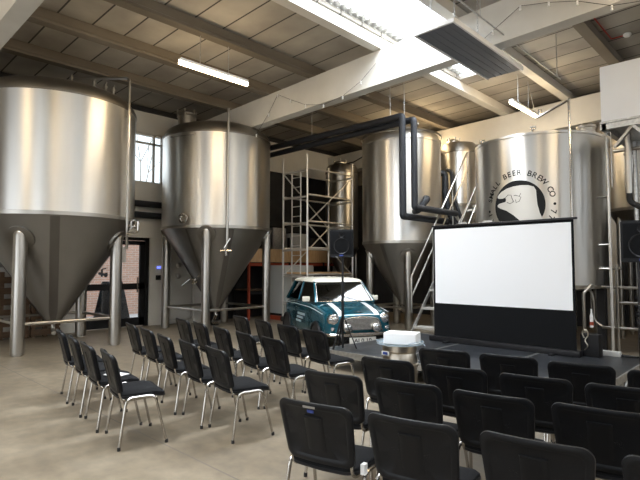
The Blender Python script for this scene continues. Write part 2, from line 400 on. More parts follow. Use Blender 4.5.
# ---------------------------------------------------------------- tanks
def valve(w, p, d, s=1):
    p = Vector(p); d = Vector(d).normalized()
    w.tube([p, p+d*.16*s], .025*s, 10); w.tube([p+d*.06*s-Vector((0,0,.05*s)), p+d*.06*s+Vector((0,0,.09*s))], .02*s, 8)
    w.tube([p+d*.13*s, p+d*.15*s], .045*s, 12); w.tube([p+d*.06*s+Vector((0,0,.09*s)), p+d*.14*s+Vector((0,0,.12*s))], .01*s, 6)
def tank(name, label, loc, r, zb, zr, zt, ztip, leg, legr, group=None, dome='dome', strips=(), pads=True, braces=.55, cone='cone', rtip=.09, rot=0, manhole=None, skin='tank', fillet=.08, dh=1.):
    t = thing(name, label, 'tank', loc, rot, group)
    MB().lathe([(r,zb),(r,zb+.02),(r,zr-.02),(r,zr)], seg=96).build('tank_body', skin, t)
    MB().lathe([(r+.012,zb-.03),(r+.012,zb+.035),(r,zb+.04)], seg=96).build('weld_band', 'pipe', t)
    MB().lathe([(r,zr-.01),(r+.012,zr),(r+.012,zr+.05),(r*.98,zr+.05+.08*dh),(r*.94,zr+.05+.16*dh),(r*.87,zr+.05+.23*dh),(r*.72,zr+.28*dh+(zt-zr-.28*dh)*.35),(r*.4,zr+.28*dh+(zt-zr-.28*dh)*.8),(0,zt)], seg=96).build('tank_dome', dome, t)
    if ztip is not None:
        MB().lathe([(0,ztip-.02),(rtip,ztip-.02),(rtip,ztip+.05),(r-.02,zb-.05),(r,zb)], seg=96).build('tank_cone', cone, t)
        for ang, wd in strips:
            a = math.radians(ang); rows = []
            for k in range(13):
                q = k/12; rr = rtip+.01+(r-rtip-.03)*q; zz = ztip+.05+(zb-.05-ztip-.05)*q
                rows.append([(rr*math.cos(a+s_*wd/max(rr,.3)/2)+.006*math.cos(a), rr*math.sin(a+s_*wd/max(rr,.3)/2)+.006*math.sin(a), zz-.006) for s_ in (-1,-.5,0,.5,1)])
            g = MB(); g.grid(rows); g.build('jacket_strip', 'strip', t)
    else:
        MB().lathe([(0,zb-.12),(r*.7,zb-.08),(r,zb)], seg=96).build('tank_bottom', cone, t)
    slope = (zb-.05-(ztip+.05))/(r-rtip) if ztip is not None else 0
    for sx in (-1,1):
        for sy in (-1,1):
            x, y = sx*leg, sy*leg; R_ = math.hypot(x,y)
            zc = (ztip+.05+(R_-rtip)*slope) if ztip is not None else zb
            top = zc+legr*1.2 if ztip is not None else zb
            lg = MB(); lg.lathe([(0,.03),(legr,.03),(legr,top-.1),(legr*.93,top-.02),(legr*.6,top+.06),(0,top+.08)], (x,y,0), 24)
            lo = lg.build('leg', 'pipe', t)
            MB().lathe([(0,0),(legr*.75,0),(legr*.75,.02),(legr*.4,.025),(legr*.4,.05),(0,.05)], (x,y,0), 20).build('foot', 'pipe', lo)
            if pads and ztip is not None:
                nrm = Vector((x/R_*slope, y/R_*slope, -1)).normalized()
                c = Vector((x,y,zc-.0))-nrm*.03
                MB().lathe([(0,-.02),(legr*2.1,-.02),(legr*2.1,.045),(legr*1.9,.05),(0,.05)], c, 32, nrm).build('mounting_pad', cone, lo)
    if braces:
        for a, b in (((-1,-1),(1,-1)),((1,-1),(1,1)),((1,1),(-1,1)),((-1,1),(-1,-1))):
            MB().tube([(a[0]*leg,a[1]*leg,braces),(b[0]*leg,b[1]*leg,braces)], .03, 10).build('brace', 'pipe', t)
    if manhole:
        mx_, my_, mr_, mz = manhole
        g = MB(); g.lathe([(mr_,mz-.15),(mr_,mz+.12),(mr_*1.12,mz+.13),(mr_*1.12,mz+.17),(mr_*.9,mz+.19),(mr_*.5,mz+.23),(0,mz+.24)], (mx_,my_,0), 32)
        mo = g.build('manhole', 'pipe', t)
        for k in range(6 if name != 'brewing_vessel' else 0):
            g = MB(); a = k*PI/3+.3; p = Vector((mx_+mr_*1.1*math.cos(a), my_+mr_*1.1*math.sin(a), mz+.05))
            g.tube([p, p+Vector((0,0,.2))], .014, 8); g.lathe([(0,0),(.03,0),(.03,.03),(0,.045)], p+Vector((0,0,.18)), 10)
            g.build('clamp_bolt', 'pipe', mo)
    return t
# 1: the big left tank
t1 = tank('fermentation_tank', 'largest steel conical tank, cut off by the left edge of the view', (-11.02,3.68,0), 1.51, 2.55, 4.78, 5.3, .48, .88, .115,
          'conical steel fermenters along the left wall', strips=((-19,.16),(71,.16),(161,.16),(251,.16)), rtip=.17)
g = MB()   # cleaning pipe along the body
g.tube([(.25,.1,5.28),(.25,.1,5.46),(1.29,.9,5.42),(1.29,.9,2.3),(1.2,.95,1.95)], .026, 10, .08)
g.build('cleaning_pipe', 'pipe', t1)
g = MB(); g.tube([(1.2,.82,4.62),(1.29,.9,4.62)], .02, 8); g.build('pipe_bracket', 'pipe', t1)
g = MB(); valve(g, (1.22,.95,2.4), (.7,.7,0), 1.1); g.tube([(1.29,.9,2.25),(1.4,1.08,2.28),(1.4,1.08,2.5)], .02, 8, .04); g.build('sample_valve', 'chrome', t1)
g = MB(); valve(g, (.72,.6,1.45), (.7,.6,-.2), 1.1); g.build('racking_valve', 'black_metal', t1)
g = MB(); g.tube([(0,0,.5),(0,0,.3),(.35,-.1,.28)], .04, 12, .06); g.lathe([(0,0),(.07,0),(.07,.04),(0,.04)], (0,0,.44), 16); g.build('outlet_pipe', 'pipe', t1)
for k, (x, y, z_) in enumerate([(.95,-.1,5.2),(1.15,.25,5.14),(1.2,.45,5.1),(1.18,.62,5.08)]):
    g = MB(); g.tube([(x,y,z_-.1),(x,y,z_+.1)], .022, 8); g.tube([(x-.05,y,z_+.1),(x+.05,y,z_+.12)], .014, 6); g.lathe([(0,0),(.04,0),(.04,.03),(0,.04)], (x,y,z_+.02), 12); g.build('top_fitting', 'pipe', t1)
# 2: second tank
t2 = tank('fermentation_tank', 'second steel conical tank with a round sight port, between the glazed door and the scaffold', (-11.0,7.6,0), 1.38, 2.53, 4.8, 5.3, .5, .92, .105,
          'conical steel fermenters along the left wall', strips=((-20,.13),(-110,.16),(-66,.05),(70,.16)), manhole=(-.18,-.82,.22,5.28), rtip=.12)
g = MB(); g.tube([(1.3,-.6,5.34),(1.3,-.6,2.15),(1.24,-.6,1.95)], .03, 10, .05); g.build('cleaning_pipe', 'pipe', t2)
g = MB(); g.tube([(1.2,-.55,4.3),(1.3,-.6,4.3)], .02, 8); g.build('pipe_bracket', 'pipe', t2)
g = MB(); g.tube([(1.16,-.7,1.96),(1.34,-.5,1.96)], .025, 8); g.tube([(1.25,-.6,1.98),(1.25,-.6,1.84)], .035, 8); g.tube([(1.26,-.66,2.02),(1.36,-.56,2.25)], .016, 6); g.build('drain_valve', 'chrome', t2)
g = MB()
a = math.radians(-67); c = Vector((1.38*math.cos(a),1.38*math.sin(a),2.72)); n = Vector((math.cos(a),math.sin(a),0))
g.lathe([(.07,-.02),(.07,.05),(.125,.05),(.125,.08),(.08,.085),(.065,.06),(0,.055)], c, 24, n); g.build('sight_port', 'chrome', t2)
g = MB(); g.tube([(.28,-.7,1.35),(.42,-.95,1.2)], .04, 10); g.tube([(.38,-1.0,1.28),(.1,-1.05,1.12)], .02, 8); g.lathe([(0,0),(.07,0),(.07,.03),(0,.03)], (.36,-.86,1.25), 14, (.4,-.7,-.4)); g.build('racking_valve', 'chrome', t2)
g = MB(); g.tube([(0,0,.5),(0,0,.3),(.25,-.25,.18),(.45,-.2,.2)], .045, 12, .07); g.lathe([(0,0),(.08,0),(.08,.04),(0,.04)], (0,0,.42), 16); g.build('outlet_pipe', 'chrome', t2)
g = MB(); g.tube([(.1,-1.36,4.74),(.1,-1.44,4.7),(.78,-1.2,4.7),(.74,-1.12,4.74)], .014, 8, .04); g.build('lifting_rail', 'pipe', t2)
for x, y in ((.75,-.5),(1.0,.1),(.5,-.9)):
    z_ = 4.95+.02; g = MB(); g.tube([(x,y,z_-.08),(x,y,z_+.12)], .02, 8); g.tube([(x-.05,y,z_+.1),(x+.05,y,z_+.1)], .014, 6); g.build('top_fitting', 'pipe', t2)
# 3: centre tank
t3 = tank('fermentation_tank', 'tall steel conical tank behind the car, black insulated pipes passing in front of it', (-7.68,11.2,0), 1.04, 2.2, 4.8, 5.32, .62, .6, .1,
          None, dome='tank', strips=((-85,.1),(-150,.12),(0,.1),(90,.1)), fillet=.16)
g = MB(); g.lathe([(1.06,4.98),(1.075,5.0),(1.06,5.03)], seg=64); g.build('rim_ring', 'pipe', t3)
for x, y, h in ((-.25,-.5,.2),(.15,-.45,.3),(.35,-.3,.24),(.5,-.2,.2),(.6,-.1,.16),(.0,-.3,.35)):
    g = MB(); g.tube([(x,y,5.05),(x,y,5.15+h)], .025, 8); g.lathe([(0,0),(.045,0),(.045,.03),(0,.04)], (x,y,5.12+h), 12); g.build('top_fitting', 'chrome', t3)
g = MB(); g.tube([(0,0,.62),(0,0,.42),(.2,-.15,.4),(.1,-.35,.55)], .035, 12, .08); g.build('outlet_pipe', 'chrome', t3)
g = MB(); e_ = (.723,.691); g.tube([(e_[0]*k_,e_[1]*k_,z_) for k_, z_ in ((1.0,4.08),(1.18,4.1),(1.19,3.45),(1.3,2.95),(1.55,2.6))], .08, 12, .12); g.build('insulated_hose', 'insul', t3)
g = MB(); g.tube([(.78,-.6,2.95),(.98,-.72,2.95),(1.12,-.5,3.25),(.95,-.35,3.3)], .075, 10, .06); g.build('side_bend', 'insul', t3)
# 4: slim tank at the back
t4 = tank('conical_tank', 'slim steel tank with open manhole lid behind the stair handrails', (-6.98,13.1,0), .5, 3.3, 4.8, 5.0, 1.9, .3, .035, None, manhole=(-.12,-.12,.16,5.0), pads=False, braces=0, cone='tank', strips=())
g = MB(); g.tube([(-.1,-.55,4.3),(.1,-.62,4.2),(.12,-.66,3.6),(.35,-.6,2.9)], .05, 10, .2); g.build('insulated_hose', 'insul', t4)
# 5: behind scaffold
t5 = tank('conical_tank', 'narrow steel tank in the far left corner behind the scaffold tower', (-11.2,12.8,0), .55, 2.2, 4.72, 4.9, 1.2, .33, .04, None, manhole=(0,-.1,.2,4.92), pads=False, braces=0, strips=())
g = MB(); g.tube([(.2,-.2,5.0),(.45,.1,5.1),(.75,.3,5.3)], .02, 8); g.build('vent_pipe', 'black_metal', t5)
# 6: branded tank
t6 = tank('brewing_vessel', 'wide steel vessel with round hand logo standing behind the projection screen', (-3.98,10.9,0), 1.27, 1.2, 4.12, 4.35, None, .84, .055, None, dome='tank', braces=0, manhole=(1.0,-.12,.16,4.2), fillet=.06, dh=.1)
g = MB(); g.tube([(.45,-1.05,4.5),(.45,-1.05,4.62)], .04, 10); g.tube([(.43,-1.15,4.44),(1.02,-1.15,4.66),(1.02,-1.2,4.66),(1.02,-1.2,1.1)], .022, 10, .03); g.build('cleaning_pipe', 'chrome', t6)
for x, y in ((-.88,-.75),(-1.1,-.3),(.32,-1.08)):
    g = MB(); g.tube([(x,y,4.12),(x,y,4.3)], .02, 8); g.lathe([(0,0),(.05,0),(.05,.03),(0,.05)], (x,y,4.24), 12); g.tube([(x-.06,y,4.3),(x+.06,y,4.3)], .014, 6); g.build('top_fitting', 'chrome', t6)
g = MB(); g.tube([(1.15,-.6,1.25),(1.05,-.75,1.1),(1.05,-.75,.0)], .03, 10, .05); g.build('drain_pipe', 'pipe', t6)
# logo mapped on the cylinder
LA, LZ, LR = math.radians(-86.6), 2.77, .49
def on_cyl(u, v, off, r=1.27):
    a = LA+u/r
    return ((r+off)*math.cos(a), (r+off)*math.sin(a), LZ+v)
def flat_to_cyl(w, off):
    bmesh.ops.triangulate(w.bm, faces=w.bm.faces[:])
    for _ in range(4):
        es = [e for e in w.bm.edges if e.calc_length() > .07]
        if not es: break
        bmesh.ops.subdivide_edges(w.bm, edges=es, cuts=1, use_grid_fill=False)
        bmesh.ops.triangulate(w.bm, faces=w.bm.faces[:])
    for v in w.bm.verts: v.co = Vector(on_cyl(v.co.x, v.co.y, off+v.co.z))
    return w
def flat_poly(pts, off):
    w = MB(); w.bm.faces.new([w.bm.verts.new((x,y,0)) for x,y in pts]); return flat_to_cyl(w, off)
logo = flat_poly([(LR*math.cos(a*PI/36), LR*math.sin(a*PI/36)) for a in range(72)], .004).build('logo_disc', 'letter', t6)
H = [(108,245),(122,232),(150,213),(190,195),(240,184),(300,180),(350,184),(388,198),(403,225),(405,270),(410,330),(425,395),(440,430),(400,478),(350,503),(310,515),(292,450),(240,402),(185,363),(135,343),(110,328),(108,316),(122,305),(150,300),(178,296),(184,280),(178,262),(155,268),(122,266),(108,256)]
Hn = [((x-275)/190*LR, (330-y)/190*LR) for x,y in H]
flat_poly(Hn, .008).build('logo_hand', mat('pale_etched_steel', (.6,.58,.54), .45, .55), logo)
w = MB()
for pts in ([(180,262),(200,245),(225,248),(232,275),(245,300),(215,312),(190,300)], [(232,275),(240,292),(236,300)], [(258,285),(262,308),(285,300),(298,270),(285,262)], [(262,255),(285,262),(298,240)], [(245,255),(262,252)]):
    q = [((x-275)/190*LR, (330-y)/190*LR) for x,y in pts]
    w.tube([on_cyl(u,v,.010) for u,v in q], .005, 5)
w.build('knuckle_lines', 'letter', logo)
def text_mesh(s, size):
    cu = bpy.data.curves.new('lettering', 'FONT'); cu.body = s; cu.size = size; cu.align_x = 'CENTER'; cu.align_y = 'CENTER'; cu.resolution_u = 3; cu.offset = .0022
    to = bpy.data.objects.new('lettering', cu); COL.objects.link(to)
    dg = bpy.context.evaluated_depsgraph_get(); dg.update()
    me = bpy.data.meshes.new_from_object(to.evaluated_get(dg)); bpy.data.objects.remove(to); bpy.data.curves.remove(cu)
    return me
def arc_text(s, a0, a1, R_, size):
    for i, ch in enumerate(s):
        if ch == ' ': continue
        a = math.radians(a0+(a1-a0)*i/max(1,len(s)-1))
        me = text_mesh(ch, size)
        xf = Matrix.Translation((R_*math.cos(a), R_*math.sin(a), 0)) @ Matrix.Rotation(a-PI/2, 4, 'Z')
        me.transform(xf); w = MB(); w.bm.from_mesh(me); bpy.data.meshes.remove(me)
        flat_to_cyl(w, .006); w.build('logo_letter', 'letter', t6, 0)
arc_text('SMALL BEER BREW CO', 166, 17, .635, .15)
arc_text('77', -13, -24, .635, .15); arc_text('11', 204, 193, .635, .15)
for a in (0, 186):
    c = (.65*math.cos(math.radians(a)), .65*math.sin(math.radians(a)))
    flat_poly([(c[0]+.026*math.cos(k*PI/8), c[1]+.026*math.sin(k*PI/8)) for k in range(16)], .006).build('logo_dot', 'letter', t6, 0)
# 7: tank behind at right
t7 = tank('conical_tank', 'steel tank partly hidden under the mezzanine frame at the right edge', (-2.45,13.2,0), .75, 2.85, 4.3, 4.5, 1.6, .45, .05, None, pads=False, braces=0, strips=())

# ---------------------------------------------------------------- insulated pipes
def pipe_thing(name, label, cat, pts, r, m, rnd=.05, group=None, hangers=()):
    t = thing(name, label, cat, (0,0,0), 0, group)
    MB().tube(pts, r, 14, rnd).build('pipe_run', m, t)
    for h in hangers: MB().tube([h, (h[0],h[1],roof(h[0]))], .008, 6).build('hanger_rod', 'galv', t)
    return t
pipe_thing('insulated_pipe', 'thick black insulated pipe, upper of the hanging pair, dropping before the centre tank', 'pipe',
   [(-12.6,9.42,5.02),(-6.42,9.42,5.0),(-6.42,9.42,2.72),(-6.42,11.4,2.72),(-6.1,11.9,2.5)], .078, 'insul', .05, 'black insulated pipes', [(-6.75,9.42,5.06),(-9.3,9.42,5.06)])
pipe_thing('insulated_pipe', 'thick black insulated pipe, lower of the hanging pair, with the right-hand drop', 'pipe',
   [(-12.6,9.62,4.86),(-6.24,9.62,4.93),(-6.24,9.62,2.92),(-6.24,11.5,2.92)], .075, 'insul', .05, 'black insulated pipes', [(-6.5,9.62,4.98)])
for z_, lab in ((3.25,'black wall pipe above the glazed door, higher of two'),(2.95,'black wall pipe above the glazed door, lower of two')):
    pipe_thing('insulated_pipe', lab, 'pipe', [(WX+.15,4.2,z_),(WX+.15,7.2,z_)], .085, 'insul', .05, 'black wall pipes')

# ---------------------------------------------------------------- scaffold tower
t = thing('scaffold_tower', 'aluminium scaffold access tower with ladder standing behind the car', 'scaffold', (-9.9,9.85,0))
W_, D_ = -1.0, 1.95
for x in (0, W_):
    for y in (0, D_):
        MB().tube([(x,y,.12),(x,y,4.75)], .03, 10).build('upright', 'alu', t)
        MB().lathe([(0,-.06),(.06,-.06),(.075,-.03),(.075,.03),(.06,.06),(0,.06)], (x,y,.075), 16, (1,0,0)).build('castor', 'rubber', t)
for z_ in (.5, 1.3, 2.05, 2.8, 3.55, 4.3):
    for y in (0, D_): MB().tube([(0,y,z_),(W_,y,z_)], .026, 8).build('rung', 'alu', t)
    for x in (0, W_): MB().tube([(x,0,z_+.06),(x,D_,z_+.06)], .026, 8).build('side_rail', 'alu', t)
for z0, flip in ((1.3,0),(2.8,1)):
    for x in (0, W_):
        a, b = ((x,0,z0),(x,D_,z0+1.5)) if flip != (x != 0) else ((x,D_,z0),(x,0,z0+1.5))
        MB().tube([a,b], .02, 8).build('diagonal_brace', 'alu', t)
MB().bb(W_+.1,-.1,.05,D_-.05,3.62,3.67).build('platform_deck', 'black', t)
MB().bb(W_+.1,-.1,.05,D_-.05,1.37,1.42).build('platform_deck', 'plywood', t)
g = MB()
for x in (-.32,-.68): g.tube([(x,.05,.3),(x,.05,4.4)], .02, 8)
for k in range(14): g.tube([(-.32,.05,.5+k*.28),(-.68,.05,.5+k*.28)], .014, 6)
g.build('ladder', 'alu', t)

# ---------------------------------------------------------------- stairs & platform
t = thing('steel_staircase', 'steep steel staircase with tubular handrails rising beside the centre tank', 'staircase', (-6.27,9.5,0))
n = 8; run, rise = 2.7, 3.2
for sx in (0, .68):
    MB().bar((sx,-.05,-.02+.1),(sx,run,rise),.03,.07).build('stringer', 'galv', t)
    g = MB(); g.tube([(sx,.0,1.36-.85+.05),(sx,.0,1.36),(sx,run,4.6)], .022, 10); g.build('handrail', 'pipe', t)
    g = MB(); g.tube([(sx,.02,.93),(sx,run,4.15)], .02, 10); g.build('mid_rail', 'pipe', t)
    for y in (.95, 1.9, run): z_ = rise*y/run; MB().tube([(sx,y,z_),(sx,y,1.36+3.24*y/run)], .02, 8).build('baluster', 'pipe', t)
for k in range(n):
    q = (k+.6)/n; MB().bb(.015,.665,q*run-.14,q*run+.14,q*rise-.025,q*rise+.02).build('tread', 'alu', t)
t = thing('access_platform', 'grated steel access platform at the stair head beside the slim back tank', 'platform', (-6.2,12.3,0))
g = MB(); g.bb(0,2.2,0,1.2,3.16,3.2)
g.build('platform_grating', 'galv', t)
g = MB(); g.bb(0,2.2,0,.06,3.0,3.16); g.bb(0,2.2,1.14,1.2,3.0,3.16); g.bb(0,.06,0,1.2,3.0,3.16); g.build('platform_frame', 'galv', t)
for x, y in ((.05,1.15),(2.1,.1),(2.1,1.15),(.78,.05)): MB().bb(x-.04,x+.04,y-.04,y+.04,0,3.0).build('post', 'galv', t)

# ---------------------------------------------------------------- mezzanine unit at right
t = thing('mezzanine_frame', 'grey steel frame on posts carrying the big white box at top right', 'frame', (-2.45,9.9,0))
g = MB(); g.bb(-.02,4.0,-.05,.05,4.02,4.12); g.bb(-.02,4.0,1.75,1.85,4.02,4.12); g.bb(-.05,.05,-.05,1.85,4.02,4.12); g.bb(1.2,1.3,-.05,1.85,4.02,4.12); g.bb(2.5,2.6,0,1.8,4.02,4.12)
g.build('platform_frame', 'galv', t)
g = MB()
for a, b in (((.45,.0,4.02),(.15,.1,3.72)),((.45,.0,4.02),(.72,.0,3.74)),((1.0,.0,4.02),(.72,.0,3.74)),((.15,.9,4.02),(.15,.1,3.72))): g.bar(a,b,.05,.05)
g.build('knee_brace', 'galv', t)
MB().tube([(.0,.6,3.74),(3.5,.6,3.74)], .035, 10).build('cross_pipe', 'pipe', t)
MB().tube([(-.1,.6,0),(-.1,.6,4.02)], .026, 10).build('post', 'alu', t)
MB().tube([(.2,1.3,0),(.2,1.3,4.02)], .04, 10).build('post', 'galv', t)
for z_ in (1.55,2.0,2.9): MB().tube([(-.1,.6,z_),(-.3,.62,z_)], .02, 8).build('pipe_bracket', 'pipe', t)
t = thing('white_box_unit', 'large plain white box unit raised on the grey frame at top right', 'box unit', (-2.48,9.85,4.13))
MB().bb(0,3.2,0,1.9,0,1.03,.015).build('housing', 'white_box', t)
MB().bb(-.015,3.22,-.02,1.92,-.005,.03).build('base_channel', 'galv', t)
# big vertical pipe with hose
t = thing('drop_pipe', 'fat steel drop pipe ending in a black hose under the white box', 'pipe', (-2.17,10.3,0))
MB().lathe([(.055,2.9),(.055,4.0),(0,4.0)], seg=20).build('pipe_run', 'pipe', t)
MB().lathe([(.075,3.6),(.075,3.64),(.055,3.64)], seg=20).build('flange', 'pipe', t)
MB().tube([(0,0,2.92),(0,0,2.75),(.3,0,2.55),(.9,.1,2.3)], .05, 12, .15).build('hose', 'rubber', t)
for i in range(2):
    pipe_thing('control_cable', 'thin grey cable looping down beneath the white box', 'cable', [(-2.44+.07*i,10.0,4.0),(-2.42+.05*i,10.0,3.4),(-2.44+.07*i,10.0,3.0)], .008, 'galv', .1, 'cables under the white box')
# pipework skid at right
t = thing('pipework_skid', 'steel pipe manifold with rails and black uprights on the floor right of the branded vessel', 'pipework', (-2.75,10.6,0))
for z_, x0, x1 in ((1.2,0,2.2),(.92,.3,2.2),(.45,0,2.2),(1.55,-.2,.35)): MB().tube([(x0,0,z_),(x1,0,z_)], .028, 10).build('rail', 'pipe', t)
for x, h in ((.27,1.62),(.72,1.25),(1.25,1.25)): MB().tube([(x,0,0),(x,0,h)], .03, 10).build('upright', 'pipe', t)
for x in (-.04,): MB().bb(x-.07,x+.07,.1,.22,0,1.5).build('column', 'dark_panel_shade', t)
MB().tube([(-.3,.1,1.15),(-.2,.1,1.12),(-.16,.1,.95),(-.16,.1,.55),(-.02,.1,.45)], .025, 8, .08).build('bent_pipe', 'pipe', t)
g = MB()
for z_ in (.7,.85,1.0): g.tube([(.5,.3,z_),(.9,.3,z_)], .05, 10)
g.build('pump', 'black_metal', t)
t = thing('plant_cabinet', 'dark steel plant cabinet on legs behind the pipe manifold', 'cabinet', (-2.2,12.0,0))
MB().bb(0,2.6,0,.6,.35,2.4,.01).build('cabinet_body', 'dark_panel_shade', t); MB().bb(.1,1.2,-.02,0,.45,2.3).build('door', 'black_metal', t)
for x in (.1,2.5):
    for y in (.08,.5): MB().bb(x-.04,x+.04,y-.04,y+.04,0,.36).build('leg', 'black_metal', t)
t = thing('pump_unit', 'dark pump box on feet beneath the branded vessel', 'pump', (-3.45,10.2,0))
MB().bb(-.6,.1,0,.5,.1,.9,.02).build('pump_housing', 'dark_panel_shade', t)
for x in (-.5,0): MB().bb(x-.03,x+.03,.02,.45,0,.11).build('foot', 'black_metal', t)
t = thing('white_bottle', 'slim white bottle with orange label hanging by the vessel leg', 'bottle', (-2.75,9.95,.5))
MB().lathe([(0,0),(.03,0),(.03,.2),(.015,.26),(.015,.33),(0,.33)], seg=16).build('bottle_body', 'white', t)
MB().lathe([(.032,.04),(.032,.1)], seg=16).build('bottle_label', 'orange', t)
MB().tube([(0,0,.32),(0,0,.69)], .006, 8).build('pull_cord', 'pipe', t)

# ---------------------------------------------------------------- racking & things by the left wall
t = thing('pallet_rack', 'orange and black pallet rack against the dark far wall', 'rack', (-12.5,9.3,0))
for y in (0,1.6,3.2,4.4):
    for x in (0,.7): MB().bb(x-.035,x+.035,y-.03,y+.03,0,2.5).build('upright', 'orange' if y == 0 and x > 0 else 'black', t)
for z_ in (.75,1.6):
    for x in (0,.7): MB().bb(x-.025,x+.025,0,4.4,z_,z_+.09).build('beam', 'orange' if z_ > 1 else 'black', t)
MB().bb(-.05,.78,.0,4.4,1.72,2.12).build('shelf_board', 'plywood', t); MB().bb(-.05,.78,0,4.4,.87,.9).build('shelf_board', 'wood', t)
rnd = random.Random(3)
cols = ['black','galv','panelgrey','dark_panel_shade']
y = .25; i = 0
labs = ['dark box on the rack shelf nearest the second tank','grey box on the rack shelf behind the cabinet','dark crate on the rack shelf behind the scaffold','pale box on the rack shelf left of the corner tank','black crate on the rack shelf by the far corner']
for i in range(5):
    w_ = .45+.1*(i%3); h = .4+.14*((i*2)%3)
    t = thing('storage_box', labs[i], 'box', (-12.45,9.3+y,2.12), 0, 'boxes on the pallet rack')
    MB().bb(0,.6,0,w_,0,h,.01).build('box_body', cols[i%4], t); MB().bb(-.01,.61,-.01,w_+.01,h,h+.03).build('lid', 'black', t)
    y += w_+.28
t = thing('white_cabinet', 'tall white enamel cabinet on an orange base between second tank and scaffold', 'cabinet', (-11.74,9.95,0))
MB().bb(0,.75,0,1.25,.2,1.62,.02).build('cabinet_body', 'cabinet_white', t)
MB().bb(.75,.78,.02,1.23,.24,1.58,.008).build('door', 'cabinet_white', t)
MB().bb(.05,.7,.02,1.0,0,.12).build('base', 'orange', t); MB().bb(.08,.68,.1,1.15,.1,.21).build('plinth', 'black', t)
MB().bb(.78,.79,.3,.42,1.3,1.36).build('badge', 'black', t)
g = MB(); g.lathe([(0,0),(.06,0),(.06,.02),(0,.02)], (.78,.28,.42), 16, (1,0,0)); g.build('vent', 'black', t)
t = thing('electrical_cabinet', 'pale grey wall cabinet with round fittings behind the second tank', 'cabinet', (WX,7.15,.12))
MB().bb(.004,.28,-.1,.62,0,1.95,.01).build('cabinet_body', 'panelgrey', t)
MB().bb(.28,.295,-.05,.58,.05,1.9).build('door', 'panelgrey', t)
for z_ in (1.2,1.5):
    g = MB(); g.lathe([(0,0),(.07,0),(.07,.03),(.04,.05),(0,.05)], (.29,.18,z_), 16, (1,0,0)); g.build('fitting', 'galv', t)
t = thing('gas_cylinder', 'tall black gas cylinder standing under the second tank', 'gas cylinder', (-11.55,7.95,0))
MB().lathe([(0,0),(.1,0),(.115,.03),(.115,1.0),(.09,1.13),(.03,1.2),(.03,1.26),(0,1.26)], seg=24).build('cylinder_body', 'black', t)
g = MB(); g.tube([(0,0,1.25),(0,0,1.33)], .02, 8); g.tube([(-.05,0,1.3),(.06,0,1.3)], .015, 8); g.build('valve', 'chrome', t)
t = thing('entry_keypad', 'white entry keypad with blue display right of the glazed door', 'keypad', (WX,6.88,1.42))
MB().bb(0,.04,-.07,.07,-.02,.2,.01).build('housing', 'white', t); MB().bb(.04,.045,-.055,.055,.11,.17).build('display', 'bluelight', t)
t = thing('card_reader', 'small black card reader under the blue keypad', 'reader', (WX,6.88,1.22))
MB().bb(0,.04,-.07,.07,0,.13,.008).build('housing', 'black', t)
tag(MB().bb(WX-.11,WX-.105,5.8,6.02,1.7,2.1).build('door_notice', 'paper', smooth=0), 'white paper notice stuck on the door glass', 'notice')
t = thing('letter_box', 'small steel box on the brick wall outside the glazed door', 'box', (-16.29,8.81,1.17))
MB().bb(0,.12,-.13,.13,0,.42,.01).build('housing', 'galv', t)
t = thing('sandwich_board', 'dark A-shaped sandwich board outside the glazed door', 'sign', (-14.0,6.2,0))
for s_ in (-1,1):
    g = MB(); g.poly([(s_*.28,-.42,0),(s_*.28,.42,0),(s_*.02,.28,1.15),(s_*.02,-.28,1.15)], (.02*s_,0,.0)); g.build('board_panel', 'black_metal', t)
MB().tube([(0,-.28,1.15),(0,.28,1.15)], .02, 8).build('hinge', 'black_metal', t)
t = thing('bare_tree', 'bare branching tree outside the high window', 'tree', (-18.5,9.0,-.02))
tr = MB(); rt = random.Random(9)
def branch(p, d, ln, r, dep):
    q = p+d*ln; tr.tube([p,(p+q)/2+Vector((rt.uniform(-.05,.05),rt.uniform(-.05,.05),0))*ln, q], [r,r*.85,r*.65], 6)
    if dep:
        for _ in range(3): branch(q, (d+Vector((rt.uniform(-.7,.7),rt.uniform(-.7,.7),rt.uniform(-.1,.5)))).normalized(), ln*.68, r*.6, dep-1)
branch(Vector((0,0,0)), Vector((0,0,1)), 3.6, .05, 5); tr.build('trunk_and_branches', 'bark', t)
# stacked timber behind tank 1
for k, (y, h, lab) in enumerate(((3.42,1.42,'upright wooden pallet leaning behind the left tank, by its front leg'),(4.05,1.1,'upright wooden pallet behind the left tank, farther from the camera'))):
    t = thing('wooden_pallet', lab, 'pallet', (-12.5+.02*k, y-.35, 0), 0, 'pallets behind the left tank')
    for j in range(6): MB().bb(.0,.02,0,.62,.04+j*h/6,.04+j*h/6+.14).build('slat', 'wood', t)
    for j in range(3): MB().bb(-.1,0,.02+j*.25,.1+j*.25,0,h+.05).build('bearer', 'wood', t)
pipe_thing('wall_pipe', 'pale steel pipe along the left wall behind the first tank', 'pipe', [(WX+.14,-1,1.62),(WX+.14,4.2,1.62)], .05, 'galv', .05)

# ---------------------------------------------------------------- lights hanging
def tube_light(name, label, x, y0, y1, z_, group):
    t = thing(name, label, 'light', (x,y0,z_), 0, group)
    MB().bb(-.05,.05,0,y1-y0,.02,.075,.01).build('light_housing', 'white', t)
    MB().lathe([(0,-.02),(.045,-.02),(.045,y1-y0-.02),(0,y1-y0-.02)], (0,.02,-.0), 16, (0,1,0)).build('light_tube', 'tube', t)
    for y in (.42,1.05): MB().tube([(0,y,.07),(0,y,roof(x)-z_)], .006, 6).build('hanger', 'galv', t)
    return t
tube_light('hanging_strip_light', 'lit strip light hanging above the gap between the two left tanks', -7.8, 4.57, 6.07, 5.2, 'lit strip lights')
t = tube_light('hanging_strip_light', 'lit strip light hanging above the branded vessel', -4.7, 11.3, 12.8, 5.38, 'lit strip lights')
MB().tube([(0,.75,.07),(.15,.8,-.1),(.2,.9,-.05),(.1,1.0,.3),(0,1.05,.7)], .008, 6, .1).build('supply_cable', 'galv', t)
